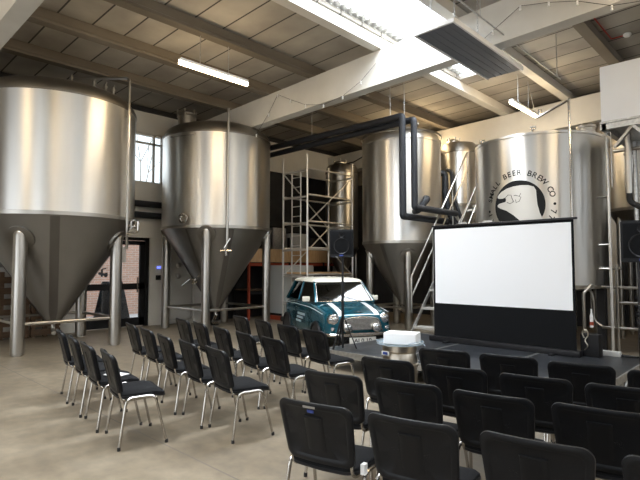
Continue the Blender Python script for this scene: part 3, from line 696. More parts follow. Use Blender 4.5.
tube_light('hanging_strip_light', 'added out-of-view strip light near the wall behind the camera', -7.8, -1.5, 0, 5.2, 'lit strip lights')  # off-frame strip lights from here are added for warm tank reflections
tube_light('hanging_strip_light', 'added out-of-view strip light over the right of the hall', -.6, 6.5, 8, 5.3, 'lit strip lights')
tube_light('hanging_strip_light', 'added out-of-view strip light over the right-hand chairs', -.6, 2.0, 3.5, 5.3, 'lit strip lights')
tube_light('hanging_strip_light', 'added out-of-view strip light over the middle of the floor', -4.7, .5, 2.0, 5.3, 'lit strip lights')
tube_light('hanging_strip_light', 'lit strip light high over the back of the centre tank', -7.9, 12.0, 13.2, 5.5, 'lit strip lights')
# radiant heater panel
t = thing('radiant_heater_panel', 'long dark ribbed heater panel hung on chains under the skylight', 'heater', (-4.1,6.42,5.1))
g = MB(); g.bb(0,.62,0,2.42,0,.03)
for x in (.02,.14,.26,.38,.5,.6): g.bb(x-.012,x+.012,0,2.42,-.004,0)
g.build('panel', 'heater', t)
MB().bb(.62,.65,-.02,2.44,-.015,.06).bb(-.03,0,-.02,2.44,-.015,.06).bb(-.03,.65,-.04,-.005,-.01,.05).build('edge_trim', 'white', t)
for x, y in ((.5,.25),(.5,1.0),(.1,.25),(.1,2.2)):
    g = MB(); zt_ = roof(-3.8)-5.1-.02
    k = 0; zz = .04
    while zz < zt_-.03:
        a = .012
        d = (a,0,0) if k % 2 else (0,a,0)
        g.tube([(x-d[0],y-d[1],zz),(x-d[0],y-d[1],zz+.045),(x+d[0],y+d[1],zz+.045),(x+d[0],y+d[1],zz)], .004, 5, closed=True)
        zz += .042; k += 1
    g.build('chain', 'galv', t)
pipe_thing('gas_pipe', 'thin white pipe running beside the heater panel', 'pipe', [(-3.35,6.3,5.35),(-3.35,10.4,5.35),(-3.35,10.5,5.35)], .012, 'galv', .05, None, [(-3.35,10.3,5.36),(-3.35,7.0,5.36)])
# festoons
def festoon(label, bulbs, extra0=(), extra1=()):
    t = thing('festoon_lights', label, 'string lights', (0,0,0), 0, 'festoon strings on the white roof beam')
    pts = list(extra0)+bulbs+list(extra1)
    MB().tube(pts, .004, 6).build('cable', 'black', t)
    for b in bulbs:
        g = MB(); g.lathe([(.0,.0),(.016,0),(.016,-.03),(0,-.03)], b, 8); g.lathe([(0,-.03),(.014,-.04),(.02,-.055),(.014,-.07),(0,-.076)], b, 10); g.build('bulb', 'white', t)
FY_ = 7.77
festoon('unlit bulb string sagging on the white beam above the scaffold', [(-5.86,FY_,5.62),(-6.28,FY_,5.33),(-6.77,FY_,5.14),(-7.32,FY_,5.08),(-7.87,FY_,5.2),(-8.36,FY_,5.43),(-8.81,FY_,5.66),(-9.14,FY_,5.27),(-9.6,FY_,4.85)], [(-5.5,FY_,5.75)])
festoon('unlit bulb string on the white beam right of the heater panel', [(-3.95,FY_,5.2),(-3.51,FY_,5.45),(-3.05,FY_,5.7),(-2.62,FY_,5.6),(-2.22,FY_,5.47),(-1.78,FY_,5.24),(-1.3,FY_,5.15)])
# smoke detector with red cable
t = thing('smoke_detector', 'small white smoke detector with red cable on the right-hand ceiling', 'smoke detector', (-2.33,11.3,roof(-2.33)))
MB().lathe([(0,-.0),(.07,0),(.075,-.03),(.05,-.06),(0,-.065)], seg=20).build('detector_body', 'white', t)
MB().tube([(-.05,0,-.02),(-.28,0,-.02),(-.28,-1.6,-.02)], .012, 6).build('cable', 'red', t)
t = thing('cable_tray', 'thin reddish conduit along the purlin over the left tanks', 'conduit', (-9.52,2.8,roof(-9.5)-.02))
MB().tube([(0,0,0),(0,4.9,0)], .018, 6).build('conduit_run', mat('faded_red_conduit',(.42,.2,.15),.6), t)
t = thing('diagonal_brace_bar', 'pale diagonal bar beneath the white beam right of the second tank', 'brace', (0,0,0))
MB().bar((-11.4,9.0,5.4),(-9.9,8.95,5.62),.08,.09).build('bar', 'white_trim', t)
MB().bar((-11.4,9.0,5.4),(-11.4,9.0,roof(-11.4)),.03,.03).bar((-9.9,8.95,5.62),(-9.9,8.95,roof(-9.9)),.03,.03).build('hanger', 'galv', t)

# ---------------------------------------------------------------- stage
SX = [-5.49,-4.183,-2.877,-1.57]; SY0, SY1, SZ = 5.8, 8.45, .3
slab = ['left','middle','right']
for i in range(3):
    x0, x1 = SX[i]+.003, SX[i+1]-.003
    t = thing('stage_deck', f'low black stage deck with metal edge, {slab[i]} one of the three under the screen', 'stage', (x0,SY0,0), 0, 'black stage decks')
    wd = x1-x0; dp = SY1-SY0
    MB().bb(.02,wd-.02,.02,dp-.02,SZ-.03,SZ).build('deck_board', 'stage', t, smooth=0)
    g = MB(); g.bb(0,wd,0,.02,SZ-.09,SZ+.001); g.bb(0,wd,dp-.02,dp,SZ-.09,SZ+.001); g.bb(0,.02,0,dp,SZ-.09,SZ+.001); g.bb(wd-.02,wd,0,dp,SZ-.09,SZ+.001)
    g.build('deck_frame', 'galv', t, smooth=0)
    for x in (.08,wd-.08):
        for y in (.08,dp/2,dp-.08): MB().tube([(x,y,0),(x,y,SZ-.05)], .025, 10).build('leg', 'galv', t)
    g = MB()
    n = 8
    for k in range(n):
        y0 = .05+(dp-.1)*k/n; y1 = .05+(dp-.1)*(k+1)/n
        g.bar((wd-.012,y0,.03 if k%2 else SZ-.1),(wd-.012,y1,SZ-.1 if k%2 else .03),.012,.03)
    g.bb(wd-.02,wd-.004,.02,dp-.02,.0,.03)
    g.build('side_lattice', 'white', t, smooth=0)

# ---------------------------------------------------------------- projection screen
t = thing('projection_screen', 'pull-up projection screen with white surface and black base on the stage', 'screen', (-4.68,7.8,SZ))
W_ = 2.32
MB().bb(-.06,W_+.06,-.08,.06,.0,.09,.012).build('base_case', 'black_metal', t)
for x in (.3,W_-.3): MB().bb(x-.03,x+.03,-.2,.2,.0,.025).build('foot', 'black_metal', t)
MB().bb(0,W_,-.003,.003,.09,1.98).build('screen_backing', 'screen_black', t, smooth=0)
MB().bb(.035,W_-.035,-.006,-.0035,.655,1.94).build('screen_surface', 'screen', t, smooth=0)
MB().bb(-.02,W_+.05,-.02,.02,1.98,2.01,.005).build('top_bar', 'black_metal', t)
for x in (.58,1.02): MB().bb(x-.08,x+.08,-.025,.025,2.01,2.04).build('top_clip', 'galv', t)
g = MB()
for s_ in (0,1):
    xa, xb = (.4,W_-.4) if s_ else (W_-.4,.4)
    g.bar((xa,.05,.1),(xb,.05,1.0),.03,.012); g.bar((xb,.065,1.0),(xa,.065,1.95),.03,.012)
g.build('scissor_support', 'black_metal', t)
# items right of the screen on the stage
t = thing('coiled_cable', 'white cable looped over a small black box right of the screen', 'cable', (-2.22,8.0,SZ))
MB().bb(-.12,.12,-.1,.1,0,.32,.01).build('junction_box', 'black', t)
MB().tube([(-.06,-.12,.1),(.0,-.14,.16),(-.06,-.13,.24),(.0,-.12,.31),(-.03,-.12,.4),(-.1,-.12,.36),(-.06,-.13,.27)], .009, 8, .06).build('cable_loop', 'keg', t)
t = thing('cable_pile', 'dark cables and plug strip lying on the stage near its right back corner', 'cables', (-2.1,8.22,SZ))
MB().bb(-.2,.2,-.05,.05,0,.07,.01).build('plug_strip', 'panelgrey', t)
MB().bb(-.12,-.04,-.03,.03,.05,.09).build('plug', 'white', t)
g = MB(); g.tube([(-.35,-.05,.012),(-.1,-.12,.02),(.1,.1,.012),(.3,-.05,.02),(.42,.08,.012)], .012, 6, .06); g.tube([(-.3,.1,.012),(0,.13,.02),(.25,.12,.012),(.4,.02,.012)], .01, 6, .06); g.build('cable', 'rubber', t)

# ---------------------------------------------------------------- speakers on stands
def speaker_stand(label, loc, rz, top):
    t = thing('speaker_stand', label, 'speaker stand', loc, rz, 'tripod speaker stands')
    MB().tube([(0,0,.02),(0,0,top)], .0175, 12).build('pole', 'black_metal', t)
    MB().tube([(0,0,.45),(0,0,1.0)], .023, 12).build('collar', 'black_metal', t)
    MB().lathe([(0,-.03),(.035,-.03),(.035,.03),(0,.03)], (0,0,1.02), 14).build('clamp', 'black_metal', t)
    for k in range(3):
        a = k*2*PI/3+.5; d = Vector((math.cos(a),math.sin(a),0))
        lg = MB().bar(d*.03+Vector((0,0,.48)), d*.22+Vector((0,0,.015)), .025,.014).build('leg', 'black_metal', t)
        MB().bar(d*.03+Vector((0,0,.12)), d*.125+Vector((0,0,.22)), .018,.01).build('strut', 'black_metal', lg)
    return t
def speaker(label, loc, rz):
    t = thing('loudspeaker', label, 'speaker', loc, rz, 'black loudspeakers')
    g = MB(); g.poly([(-.19,-.14,0),(.19,-.14,0),(.13,.16,0),(-.13,.16,0)], (0,0,.43))
    bmesh.ops.bevel(g.bm, geom=g.bm.edges[:], offset=.012, segments=2, affect='EDGES')
    g.build('cabinet', 'shell', t)
    g = MB(); g.bb(-.17,.17,-.15,-.14,.04,.4,.004); g.build('grille', 'screen_black', t)
    g = MB(); g.lathe([(0,0),(.03,0),(.04,.008),(.04,0)], (0,-.15,.34), 20, (0,-1,0)); g.lathe([(.11,0),(.12,.006),(.125,0)], (0,-.15,.17), 28, (0,-1,0)); g.build('driver_ring', 'black_metal', t)
    MB().bb(-.03,.03,-.156,-.15,.012,.035).build('badge', M['blue'], t)
    return t
speaker_stand('black tripod stand with speaker at the front left corner of the stage', (-5.23,5.99,SZ), 0, 1.44)
speaker('black loudspeaker on its stand in front of the scaffold', (-5.23,5.99,1.74), .6)
speaker_stand('black tripod stand with speaker right of the stage', (-1.22,6.1,0), .1, 1.64)
speaker('black loudspeaker at the right edge of the view beside the branded vessel', (-1.2,6.1,1.64), .3)

# ---------------------------------------------------------------- keg with box
t = thing('beer_keg', 'steel beer keg with blue sticker standing in front of the stage', 'keg', (-3.42,4.93,0))
MB().lathe([(0,.04),(.14,.04),(.15,0),(.2,0),(.2,.05),(.185,.08),(.2,.12),(.205,.2),(.215,.21),(.215,.235),(.203,.245),(.203,.44),(.215,.45),(.215,.475),(.203,.485),(.195,.56),(.18,.6),(.2,.62),(.2,.69),(.185,.69),(.18,.62),(0,.61)], seg=48).build('keg_body', 'keg', t)
g = MB(); g.bb(-.05,.05,-.012,.0,-.022,.022); lo = g.build('sticker', 'white', t, smooth=0); lo.location = (-.06,-.195,.60); lo.rotation_euler = (0,0,.0)
g = MB(); g.bb(-.03,.035,-.016,-.012,-.014,.016); l2 = g.build('sticker_mark', 'blue', lo, smooth=0)
t = thing('round_plastic_tray', 'clear bluish round tray lying on the keg top', 'tray', (-3.42,4.93,.69))
MB().lathe([(0,0),(.24,0),(.265,.012),(.275,.035),(.28,.035),(.272,.008),(.245,-.0),(0,.004)], seg=48).build('tray_body', 'tray', t)
g = MB(); g.tube([(.2,-.12,.03),(.27,-.06,.05),(.31,.0,.04),(.33,.02,.01)], .006, 6); g.build('tag_string', M['tray'], t)
t = thing('white_carton', 'plain white carton resting on the tray on the keg', 'box', (-3.40,4.95,.7), math.radians(20))
g = MB(); g.bb(-.19,.19,-.13,.13,.0,.125,.008); g.build('carton_body', 'foam', t)
g = MB(); g.bb(-.185,.185,-.002,.002,.125,.127); g.build('lid_seam', 'paper', t)

# ---------------------------------------------------------------- chairs
def map_back(x, z, d):
    y = .045-(z-.50)*.26+.42*x*x
    return Vector((x, y+d, z))
def rr_loop(w, h0, h1, r, n=10, wb=None):
    """rounded outline in x,z; returns 4n points"""
    wb = wb if wb is not None else w; pts = []
    for cx, cz, a0, ww in ((w-r,h1-r,0,w),(-w+r,h1-r,90,w),(-wb+r,h0+r,180,wb),(wb-r,h0+r,270,wb)):
        for k in range(n):
            a = math.radians(a0+90*k/(n-1)); pts.append((cx+r*math.cos(a), cz+r*math.sin(a)))
    return pts
def subdiv_loop(pts, m_=2):
    out = []
    for i, p in enumerate(pts):
        q = pts[(i+1) % len(pts)]
        L_ = math.hypot(q[0]-p[0], q[1]-p[1]); kk = max(1, int(L_/.03))
        for j in range(kk): out.append((p[0]+(q[0]-p[0])*j/kk, p[1]+(q[1]-p[1])*j/kk))
    return out
def make_chair():
    t = thing('meeting_chair', '', 'chair')
    # backrest shell: concentric loops
    base = subdiv_loop(rr_loop(.245,.462,.828,.055,8,.228))
    cz = .645
    def sc(f, dx=0):
        return [(p[0]*(1-f/.235), cz+(p[1]-cz)*(1-f/.17)) for p in base]
    loops = [(.20,-.015),(.12,-.015),(.040,-.015),(.034,-.020),(.026,-.0245),(.012,-.0245),(.002,-.020),(0,-.008),(.004,.004),(.03,.008)]
    w = MB(); rings = []
    for f, d in loops:
        rings.append([map_back(x, z_, d) for x, z_ in sc(f)])
    R_ = w.grid(rings, closed_u=True)
    w.bm.faces.new(R_[0][::-1]); w.bm.faces.new(R_[-1])
    # central raised block with ledge
    g = []
    for z_, d in ((.747,-.014),(.744,-.0215),(.738,-.023),(.728,-.0185),(.56,-.018),(.53,-.014)):
        g.append([map_back(x, z_, d if abs(x) < .06 else -.013) for x in (-.064,-.058,-.03,0,.03,.058,.064)])
    w.grid(g)
    b = w.build('backrest', 'shell', t, 40)
    w = MB(); rings = [[map_back(x, z_, d) for x, z_ in sc(f)] for f, d in ((.012,.006),(.012,.02),(.03,.034),(.10,.038),(.2,.038))]
    R_ = w.grid(rings, closed_u=True); w.bm.faces.new(R_[0][::-1]); w.bm.faces.new(R_[-1])
    w.build('back_cushion', 'pad', b)
    # seat: loops in x,y
    def seat_loop(f):
        pts = []
        for cx, cy, a0, r in ((.235-.06,.46-.06,0,.06),(-.235+.06,.46-.06,90,.06),(-.225+.08,.045+.08,180,.08),(.225-.08,.045+.08,270,.08)):
            for k in range(8):
                a = math.radians(a0+90*k/7); pts.append((cx+r*math.cos(a), cy+r*math.sin(a)))
        pts = subdiv_loop(pts); my = .25
        return [(x*(1-f/.235), my+(y-my)*(1-f/.21)) for x, y in pts]
    def sz(x, y, z_): return z_-.10*max(0, y-.36)**1.0*2.0-.06*(1-min(1,abs(x)/.25))*.15
    w = MB(); rings = [[(x,y,sz(x,y,z_)) for x, y in seat_loop(f)] for f, z_ in ((.004,.43),(0,.445),(.002,.463),(.02,.478),(.07,.486),(.2,.486))]
    R_ = w.grid(rings, closed_u=True); w.bm.faces.new(R_[0][::-1]); w.bm.faces.new(R_[-1])
    st = w.build('seat', 'pad', t)
    w = MB(); rings = [[(x,y,sz(x,y,z_)) for x, y in seat_loop(f)] for f, z_ in ((.19,.415),(.08,.412),(.02,.42),(-.003,.432),(-.003,.447),(.004,.449))]
    R_ = w.grid(rings, closed_u=True); w.bm.faces.new(R_[0][::-1]); w.bm.faces.new(R_[-1])
    w.build('seat_pan', 'shell', st)
    for s_ in (-1,1):
        for front in (0,1):
            y_f, y_t = (.455,.355) if front else (.045,.11)
            ym = .225; zt_ = .432
            pts = [(s_*.278,y_f,.01),(s_*.252,y_t,zt_),(s_*.252,ym,zt_)]
            lg = MB().tube(pts, .0115, 10, .055, flat=1.0).build('leg', 'chrome', t)
            MB().tube([(s_*.2785,y_f,0),(s_*.2765,y_f,.03)], .0145, 10).build('rubber_foot', 'rubber', lg)
        w = MB(); P_ = [map_back(s_*.2, .70, .0), map_back(s_*.2, .52, -.004), Vector((s_*.2,.062,.44)), Vector((s_*.2,.10,.405)), Vector((s_*.2,.2,.404)), Vector((s_*.2,.34,.41))]
        w.tube(P_, .0105, 10, .035, flat=1.0); w.build('back_frame', 'chrome', t)
    w = MB(); w.tube([(-.252,.16,.418),(.252,.16,.418)], .009, 8); w.tube([(-.252,.31,.418),(.252,.31,.418)], .009, 8); w.build('cross_bar', 'chrome', t)
    return t
proto = make_chair()
used = False
def chair(x, y, rz, label, group):
    global used
    o = proto if not used else copy_tree(proto); used = True
    o.location = (x,y,0); o.rotation_euler = (0,0,rz); o['label'] = label; o['group'] = group
    return o
ordn = ['first','second','third','fourth','fifth']
rowsL = {'A': [(-6.55,2.28),(-5.9,2.18),(-5.28,2.09),(-4.66,2.03)],
 'B': [(-6.62,3.2),(-5.96,3.08),(-5.26,2.93),(-4.66,2.86),(-4.1,2.82)],
 'C': [(-6.66,4.0),(-6.05,3.9),(-5.4,3.79),(-4.78,3.69),(-4.2,3.62)],
 'D': [(-6.36,4.83),(-5.65,4.68),(-4.96,4.53),(-4.36,4.42)]}
nameL = {'A':'nearest left-block row','B':'second left-block row','C':'third left-block row','D':'farthest left-block row'}
rl = random.Random(11)
for k, v in rowsL.items():
    for i, (x, y) in enumerate(v):
        chair(x+.06, y-.01, math.radians(-13+rl.uniform(-2.5,2.5)), f'black chair with chrome legs, {ordn[i]} from left in the {nameL[k]}', 'chairs of the left-hand block')
rowsR = {'1': [(-2.04,2.1),(-1.47,2.22),(-.9,2.35),(-.33,2.47)],
 '2': [(-2.5,2.76),(-1.95,2.9),(-1.39,2.98),(-.83,3.1)],
 '3': [(-2.54,3.48),(-1.96,3.57),(-1.39,3.66),(-.84,3.76)],
 '4': [(-2.43,4.22),(-1.87,4.33),(-1.3,4.38),(-.74,4.44)]}
nameR = {'1':'nearest right-block row','2':'second right-block row','3':'third right-block row','4':'right-block row beside the stage'}
for k, v in rowsR.items():
    for i, (x, y) in enumerate(v):
        c = chair(x, y, math.radians(11+rl.uniform(-2,2)), f'black chair with chrome legs, {ordn[i]} from left in the {nameR[k]}', 'chairs of the right-hand block')
        if k == '1' and i == 0:
            c['label'] = 'black chair with small blue sticker on its back, nearest row, left end of right-hand block'
            p = map_back(-.01,.775,-.0165); w = MB(); w.bb(-.022,.022,-.002,.001,-.008,.008); s_ = w.build('sticker', 'blue', c, smooth=0); s_.location = p; s_.rotation_euler = (.235,0,0)
            p = map_back(-.01,.803,-.026); w = MB(); w.bb(-.04,.04,-.002,.001,-.006,.006); s_ = w.build('name_strip', 'galv', c, smooth=0); s_.location = p; s_.rotation_euler = (.235,0,0)
        if k == '1' and i in (0,1):
            w = MB(); w.bb(-.012,.012,-.02,.02,-.028,.028); s_ = w.build('clip_tag', 'white', c, smooth=0); s_.location = (.262,.09,.47)
tag(MB().box((-5.1,2.32,.493),(.21,.15,.006),Matrix.Rotation(.3,3,'Z')).build('folded_leaflet', 'paper', smooth=0), 'folded white leaflet lying on a seat in the nearest left row', 'leaflet')

# ---------------------------------------------------------------- the car
yaw = math.radians(43.7)
Fv, Rv = Vector((-math.sin(yaw), math.cos(yaw), 0)), Vector((math.cos(yaw), math.sin(yaw), 0))
th = math.radians(19)
h = (-Fv*math.cos(th)+Rv*math.sin(th)).normalized()       # heading of the car
nose = Fv*9.25+Rv*.75
car = thing('small_classic_car', 'small teal classic car with white roof and bonnet stripes parked behind the chairs', 'car', nose-h*1.525, math.atan2(-h.x, h.y))
secs = [(1.50,.52,.36,.60,.655),(1.465,.60,.30,.655,.70),(1.38,.655,.25,.72,.755),(1.15,.68,.22,.775,.815),(.9,.69,.21,.83,.87),(.72,.695,.21,.865,.90),
        (.3,.70,.21,.875,.89),(-.3,.70,.21,.875,.89),(-.9,.695,.22,.865,.885),(-1.25,.675,.24,.85,.87),(-1.43,.63,.28,.80,.84),(-1.5,.56,.34,.72,.78)]
def prof(w_, zb, zs, zt):
    zm = zb+(zs-zb)*.45
    half = [(0,zb),(w_*.6,zb),(w_*.93,zb+.02),(w_,zb+.1),(w_,zm),(w_*.985,zs-.1),(w_*.955,zs-.03),(w_*.88,zs+.006),(w_*.68,zt-.012),(w_*.4,zt),(0,zt+.004)]
    return half
w = MB(); rings = []
for y, w_, zb, zs, zt in secs:
    hf = prof(w_, zb, zs, zt)
    ring = [(x,y,z_) for x, z_ in hf]+[(-x,y,z_) for x, z_ in hf[-2:0:-1]]
    rings.append(ring)
R_ = w.grid(rings, closed_u=True); w.bm.faces.new(R_[0]); w.bm.faces.new(R_[-1][::-1])
body = w.build('car_body', 'carpaint', car, 60)
sd = body.modifiers.new('smooth', 'SUBSURF'); sd.levels = 2; sd.render_levels = 2
# bonnet shut line, badge
w = MB()
for s_ in (-1,1): w.tube([(s_*.47,.74,.888),(s_*.465,1.1,.828),(s_*.44,1.4,.745)], .004, 5)
w.build('bonnet_seam', 'black', car)
w = MB(); w.lathe([(0,0),(.03,0),(.03,.012),(0,.015)], (0,1.40,.748), 16, (0,.3,1)); w.box((0,1.4,.752),(.16,.02,.008)); w.build('bonnet_badge', 'chrome', car)
# cabin
BL = [(.62,.76,.885),(.635,.1,.885),(.635,-.32,.885),(.60,-1.3,.87)]
TP = [(.515,.36,1.27),(.53,.08,1.285),(.53,-.28,1.285),(.49,-.98,1.265)]
w = MB()
for s_ in (-1,1):
    f = lambda p: (p[0]*s_, p[1], p[2])
    w.bar(f(BL[0]), f(TP[0]), .04, .04, .008); w.bar(f(BL[2]), f(TP[2]), .07, .035, .008); w.bar(f(BL[3]), f(TP[3]), .1, .05, .01)
    w.bar(f(BL[0]), f(BL[3]), .03, .03); w.bar(f(TP[0]), f(TP[3]), .03, .04)
w.bar((-.62,.77,.89),(.62,.77,.89),.03,.03); w.bar((-.515,.36,1.275),(.515,.36,1.275),.03,.03)
w.bar((-.60,-1.3,.87),(.60,-1.3,.87),.04,.04); w.bar((-.49,-.98,1.265),(.49,-.98,1.265),.04,.04)
w.build('window_pillars', 'teal', car)
def pane(name, pts, parent=car):
    w = MB(); P_ = [Vector(p) for p in pts]; n_ = (P_[1]-P_[0]).cross(P_[2]-P_[0]).normalized()*.006
    w.poly(P_, n_); return w.build(name, 'carglass', parent, 0)
ws = pane('windscreen', [(-.6,.76,.895),(.6,.76,.895),(.5,.37,1.265),(-.5,.37,1.265)])
w = MB(); w.tube([(-.59,.775,.905),(.59,.775,.905),(.5,.385,1.262),(-.5,.385,1.262)], .011, 8, .05, closed=False); w.tube([(-.59,.775,.905),(-.5,.385,1.262)], .011, 8); w.build('windscreen_trim', 'chrome', ws)
w = MB()
for s_ in (0,1): w.tube([(-.35+.45*s_,.80,.90),(-.15+.45*s_,.72,.955),(.02+.45*s_,.665,1.0)], .006, 6)
w.build('wiper', 'black', ws)
pane('rear_window', [(-.57,-1.31,.89),(.57,-1.31,.89),(.46,-.99,1.25),(-.46,-.99,1.25)])
for s_ in (-1,1):
    pane('side_window', [(s_*.622,.68,.895),(s_*.64,-.28,.895),(s_*.532,-.25,1.27),(s_*.52,.34,1.26)])
    pane('side_window', [(s_*.64,-.36,.895),(s_*.61,-1.2,.89),(s_*.497,-.93,1.255),(s_*.532,-.30,1.27)])
# roof
def roof_ring(hw, y0, y1, z_, r=.12):
    pts = []
    for cx, cy, a0 in ((hw-r,y1-r,0),(-hw+r,y1-r,90),(-hw+r,y0+r,180),(hw-r,y0+r,270)):
        for k in range(6):
            a = math.radians(a0+18*k); pts.append((cx+r*math.cos(a), cy+r*math.sin(a), z_))
    return pts
w = MB(); rr = [roof_ring(.53,-1.03,.40,1.268), roof_ring(.548,-1.05,.42,1.28), roof_ring(.54,-1.04,.40,1.305,.13), roof_ring(.49,-.97,.32,1.338,.14), roof_ring(.38,-.8,.14,1.358,.12), roof_ring(.2,-.5,-.1,1.366,.08)]
R_ = w.grid(rr, closed_u=True); w.bm.faces.new(R_[0][::-1]); w.bm.faces.new(R_[-1]); w.build('car_roof', 'cream', car, 60)
# interior
for s_ in (-1,1):
    w = MB(); w.bb(s_*.3-.21,s_*.3+.21,-.36,-.24,.8,1.1,.04); w.bb(s_*.3-.1,s_*.3+.1,-.34,-.26,1.1,1.19,.03); w.build('seat', 'seatvinyl', car)
w = MB(); w.bb(-.6,.6,.5,.62,.86,.935,.02); w.build('dashboard', 'interior', car)
ring = [(.29+.17*math.cos(a*PI/12), .38+.05*math.sin(a*PI/12), .97+.15*math.sin(a*PI/12)) for a in range(24)]
w = MB(); w.tube(ring, .012, 8, closed=True); w.tube([(.29,.38,.97),(.29,.5,.9)], .02, 8); w.tube([(.13,.38,.97),(.45,.38,.97)], .01, 6); w.build('steering_wheel', 'interior', car)
w = MB(); w.bb(-.1,.1,.30,.32,1.17,1.22,.01); w.build('rear_view_mirror', 'interior', car)
# grille
w = MB(); g_out = []
for x, z_ in ((-.40,.44),(-.385,.55),(-.33,.625),(-.2,.655),(0,.665),(.2,.655),(.33,.625),(.385,.55),(.40,.44)): g_out.append((x,z_))
w.poly([(x,1.50,z_) for x,z_ in g_out], (0,.03,0)); gr = w.build('grille', 'galv', car)
w = MB()
for k in range(9):
    z_ = .45+.022*k; hw = .375 if z_ < .56 else .34-.4*(z_-.56)
    w.bb(-hw,hw,1.528,1.54,z_-.004,z_+.006)
w.build('grille_slat', 'chrome', gr)
w = MB(); w.tube([(x,1.525,z_) for x,z_ in g_out], .017, 8); w.tube([(-.44,1.5,.42),(-.38,1.53,.46)], .015, 6); w.tube([(.44,1.5,.42),(.38,1.53,.46)], .015, 6); w.build('grille_surround', 'chrome', gr)
for s_ in (-1,1):
    w = MB(); w.lathe([(0,-.1),(.112,-.1),(.118,-.01),(.108,.02),(.098,.03)], (s_*.50,1.44,.615), 28, (s_*.08,1,0)); hd = w.build('headlight', 'chrome', car)
    w = MB(); w.lathe([(.1,.02),(.07,.045),(.035,.055),(0,.058)], (s_*.50,1.44,.615), 28, (s_*.08,1,0)); w.build('headlight_glass', 'lens', hd)
    w = MB(); w.lathe([(.125,-.12),(.128,-.05),(.118,.0)], (s_*.50,1.44,.615), 28, (s_*.08,1,0)); w.build('headlight_cowl', 'teal', hd)
    w = MB(); w.lathe([(0,-.07),(.05,-.065),(.08,-.02),(.082,.01),(.072,.02)], (s_*.285,1.60,.475), 24, (0,1,0)); sp_ = w.build('spot_lamp', 'chrome', car)
    w = MB(); w.lathe([(.073,.018),(.04,.03),(0,.034)], (s_*.285,1.60,.475), 24, (0,1,0)); w.build('spot_lamp_glass', 'lens', sp_)
    w = MB(); w.lathe([(0,-.03),(.034,-.03),(.034,.01),(.02,.022),(0,.025)], (s_*.535,1.475,.46), 16, (0,1,0)); w.build('indicator_lamp', 'lens' , car)
    # door mirror
    w = MB(); w.box((s_*.74,.52,.95),(.15,.06,.1),None,.02); mr_ = w.build('door_mirror', 'cream', car); w = MB(); w.tube([(s_*.64,.55,.90),(s_*.70,.53,.93)], .012, 6); w.build('mirror_arm', 'chrome', mr_)
    # door outline, side stripe, handle
    X_ = s_*.707
    w = MB(); w.tube([(X_*.985,.68,.86),(X_,.60,.62),(X_,.55,.32),(X_,-.3,.28),(X_,-.36,.5),(X_*.985,-.36,.86)], .0045, 5, .05); w.build('door_seam', 'black', car)
    w = MB(); w.tube([(s_*.672,1.3,.72),(s_*.69,1.0,.765),(s_*.698,.6,.80),(s_*.70,-.3,.81),(s_*.69,-1.1,.80),(s_*.66,-1.3,.785)], .006, 6); w.build('side_stripe', 'rim_white', car)
    w = MB(); w.bb(X_-.012*1,X_+.012,-.28,-.16,.74,.76); w.build('door_handle', 'chrome', car)
    w = MB()
    for j in range(3):
        y = .34-.06*j
        for q in range(6-j): w.bb(X_-.004,X_+.004,y-.5+.085*q,y-.5+.085*q+.06,.6-.075*j,.645-.075*j)
    w.build('door_lettering', 'decal', car, 0)
    for y in (1.0,-1.03):
        w = MB(); w.lathe([(.16,-.08),(.235,-.08),(.252,-.05),(.252,.05),(.235,.08),(.16,.08)], (s_*.62,y,.253), 32, (1,0,0)); wh = w.build('wheel', 'rubber', car)
        w = MB(); w.lathe([(0,.03),(.05,.045),(.06,.03),(.13,.02),(.16,.07),(.17,.07),(.165,-.05),(0,-.05)], (s_*.62,y,.253), 24, (s_,0,0))
        w.build('hub', 'chrome' if y > 0 else 'plate', wh)
        # flared arch
        pts = [(s_*.70, y+.285*math.cos(a*PI/14), .255+.285*math.sin(a*PI/14)) for a in range(-1,16)]
        w = MB(); w.tube(pts, .032, 8); w.build('wheel_arch', 'black', car)
        w = MB(); w.lathe([(0,0),(.275,0),(.275,.008),(0,.008)], (s_*.695,y,.255), 28, (s_,0,0)); ob = w.build('arch_well', 'rubber', car)
# bumper & plate
w = MB(); w.tube([(-.66,1.36,.36),(-.62,1.50,.36),(-.45,1.585,.36),(0,1.61,.36),(.45,1.585,.36),(.62,1.50,.36),(.66,1.36,.36)], .032, 10, .04); w.build('front_bumper', 'chrome', car)
w = MB(); w.tube([(-.64,-1.42,.36),(-.5,-1.54,.36),(.5,-1.54,.36),(.64,-1.42,.36)], .03, 10, .05); w.build('rear_bumper', 'chrome', car)
w = MB(); w.bb(-.5,.5,1.4,1.5,.2,.36,.02); w.build('front_valance', 'black', car)
w = MB(); w.bb(-.26,.26,1.60,1.612,.2,.312,.004); pl = w.build('number_plate', 'plate', car)
me = text_mesh('AJ 0 10', .105); me.transform(Matrix.Translation((0,1.614,.252)) @ Matrix.Rotation(PI,4,'Z') @ Matrix.Rotation(PI/2,4,'X') @ Matrix.Diagonal((1.1,.9,1,1)))
me.materials.append(M['letter']); po = bpy.data.objects.new('plate_lettering', me); COL.objects.link(po); po.parent = pl

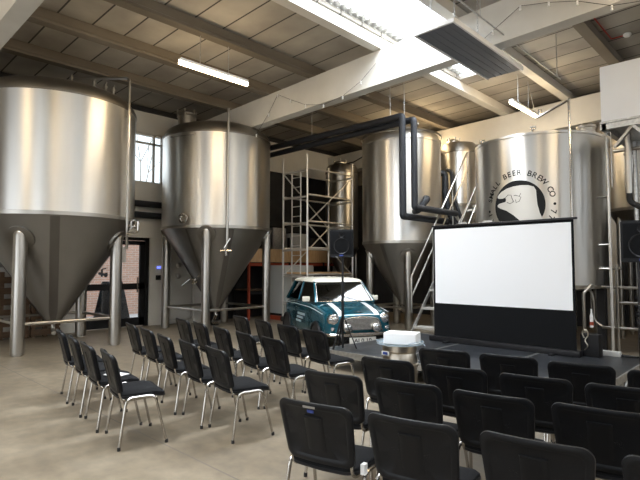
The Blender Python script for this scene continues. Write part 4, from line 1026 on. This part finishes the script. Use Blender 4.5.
# ---------------------------------------------------------------- light
wd = bpy.data.worlds.new('overcast'); scn.world = wd; wd.use_nodes = True
bg = wd.node_tree.nodes['Background']; bg.inputs[0].default_value = (.86,.93,1,1); bg.inputs[1].default_value = 2.2
def area(name, loc, rot, sx, sy, e, col):
    l = bpy.data.lights.new(name, 'AREA'); l.shape = 'RECTANGLE'; l.size = sx; l.size_y = sy; l.energy = e; l.color = col
    o = bpy.data.objects.new(name, l); COL.objects.link(o); o.location = loc; o.rotation_euler = rot; return o
area('skylight_daylight', (-5.0,3.75,7.0), (0,0,0), 1.6, 14.5, 2300, (.88,.94,1))
area('skylight_daylight', (1.15,2.5,7.2), (0,0,0), 1.6, 10.0, 600, (.88,.94,1))
area('roller_door_daylight', (-7.1,-6.4,2.1), (math.radians(90),0,0), 4.5, 4.0, 60, (.95,.97,1))
area('roller_door_daylight', (.3,-6.4,2.1), (math.radians(90),0,0), 5.5, 4.0, 70, (.95,.97,1))
area('high_window_daylight', (6.5,5,4.3), (0,math.radians(90),0), 2.0, 14, 60, (.95,.97,1))
def lamp(x, y, z_, e):
    l = bpy.data.lights.new('strip_lamp', 'POINT'); l.energy = e; l.color = (1,.74,.43); l.shadow_soft_size = .12
    for k in (-.5,0,.5):
        o = bpy.data.objects.new('strip_lamp', l); COL.objects.link(o); o.location = (x,y+k,z_-.16)
for x, y, z_ in ((-7.8,5.32,5.2),(-4.7,12.05,5.38),(-7.8,-.75,5.2),(-.6,7.25,5.3),(-.6,2.75,5.3),(-4.7,1.25,5.3),(-7.9,12.6,5.5)): lamp(x,y,z_,21)

# ---------------------------------------------------------------- camera
cam = bpy.data.cameras.new('camera'); co = bpy.data.objects.new('camera', cam); COL.objects.link(co)
cam.sensor_width = 36; cam.lens = 502/640*36; cam.clip_start = .05; cam.clip_end = 200
co.location = (0,0,1.6); co.rotation_euler = (math.radians(90)+math.atan(26/502),0,yaw)
scn.camera = co
scn.view_settings.view_transform = 'Standard'; scn.view_settings.look = 'None'
scn.view_settings.exposure = -0.08; scn.view_settings.gamma = 1; scn.view_settings.use_curve_mapping = False
scn.cycles.max_bounces = 8; scn.cycles.sample_clamp_indirect = 4
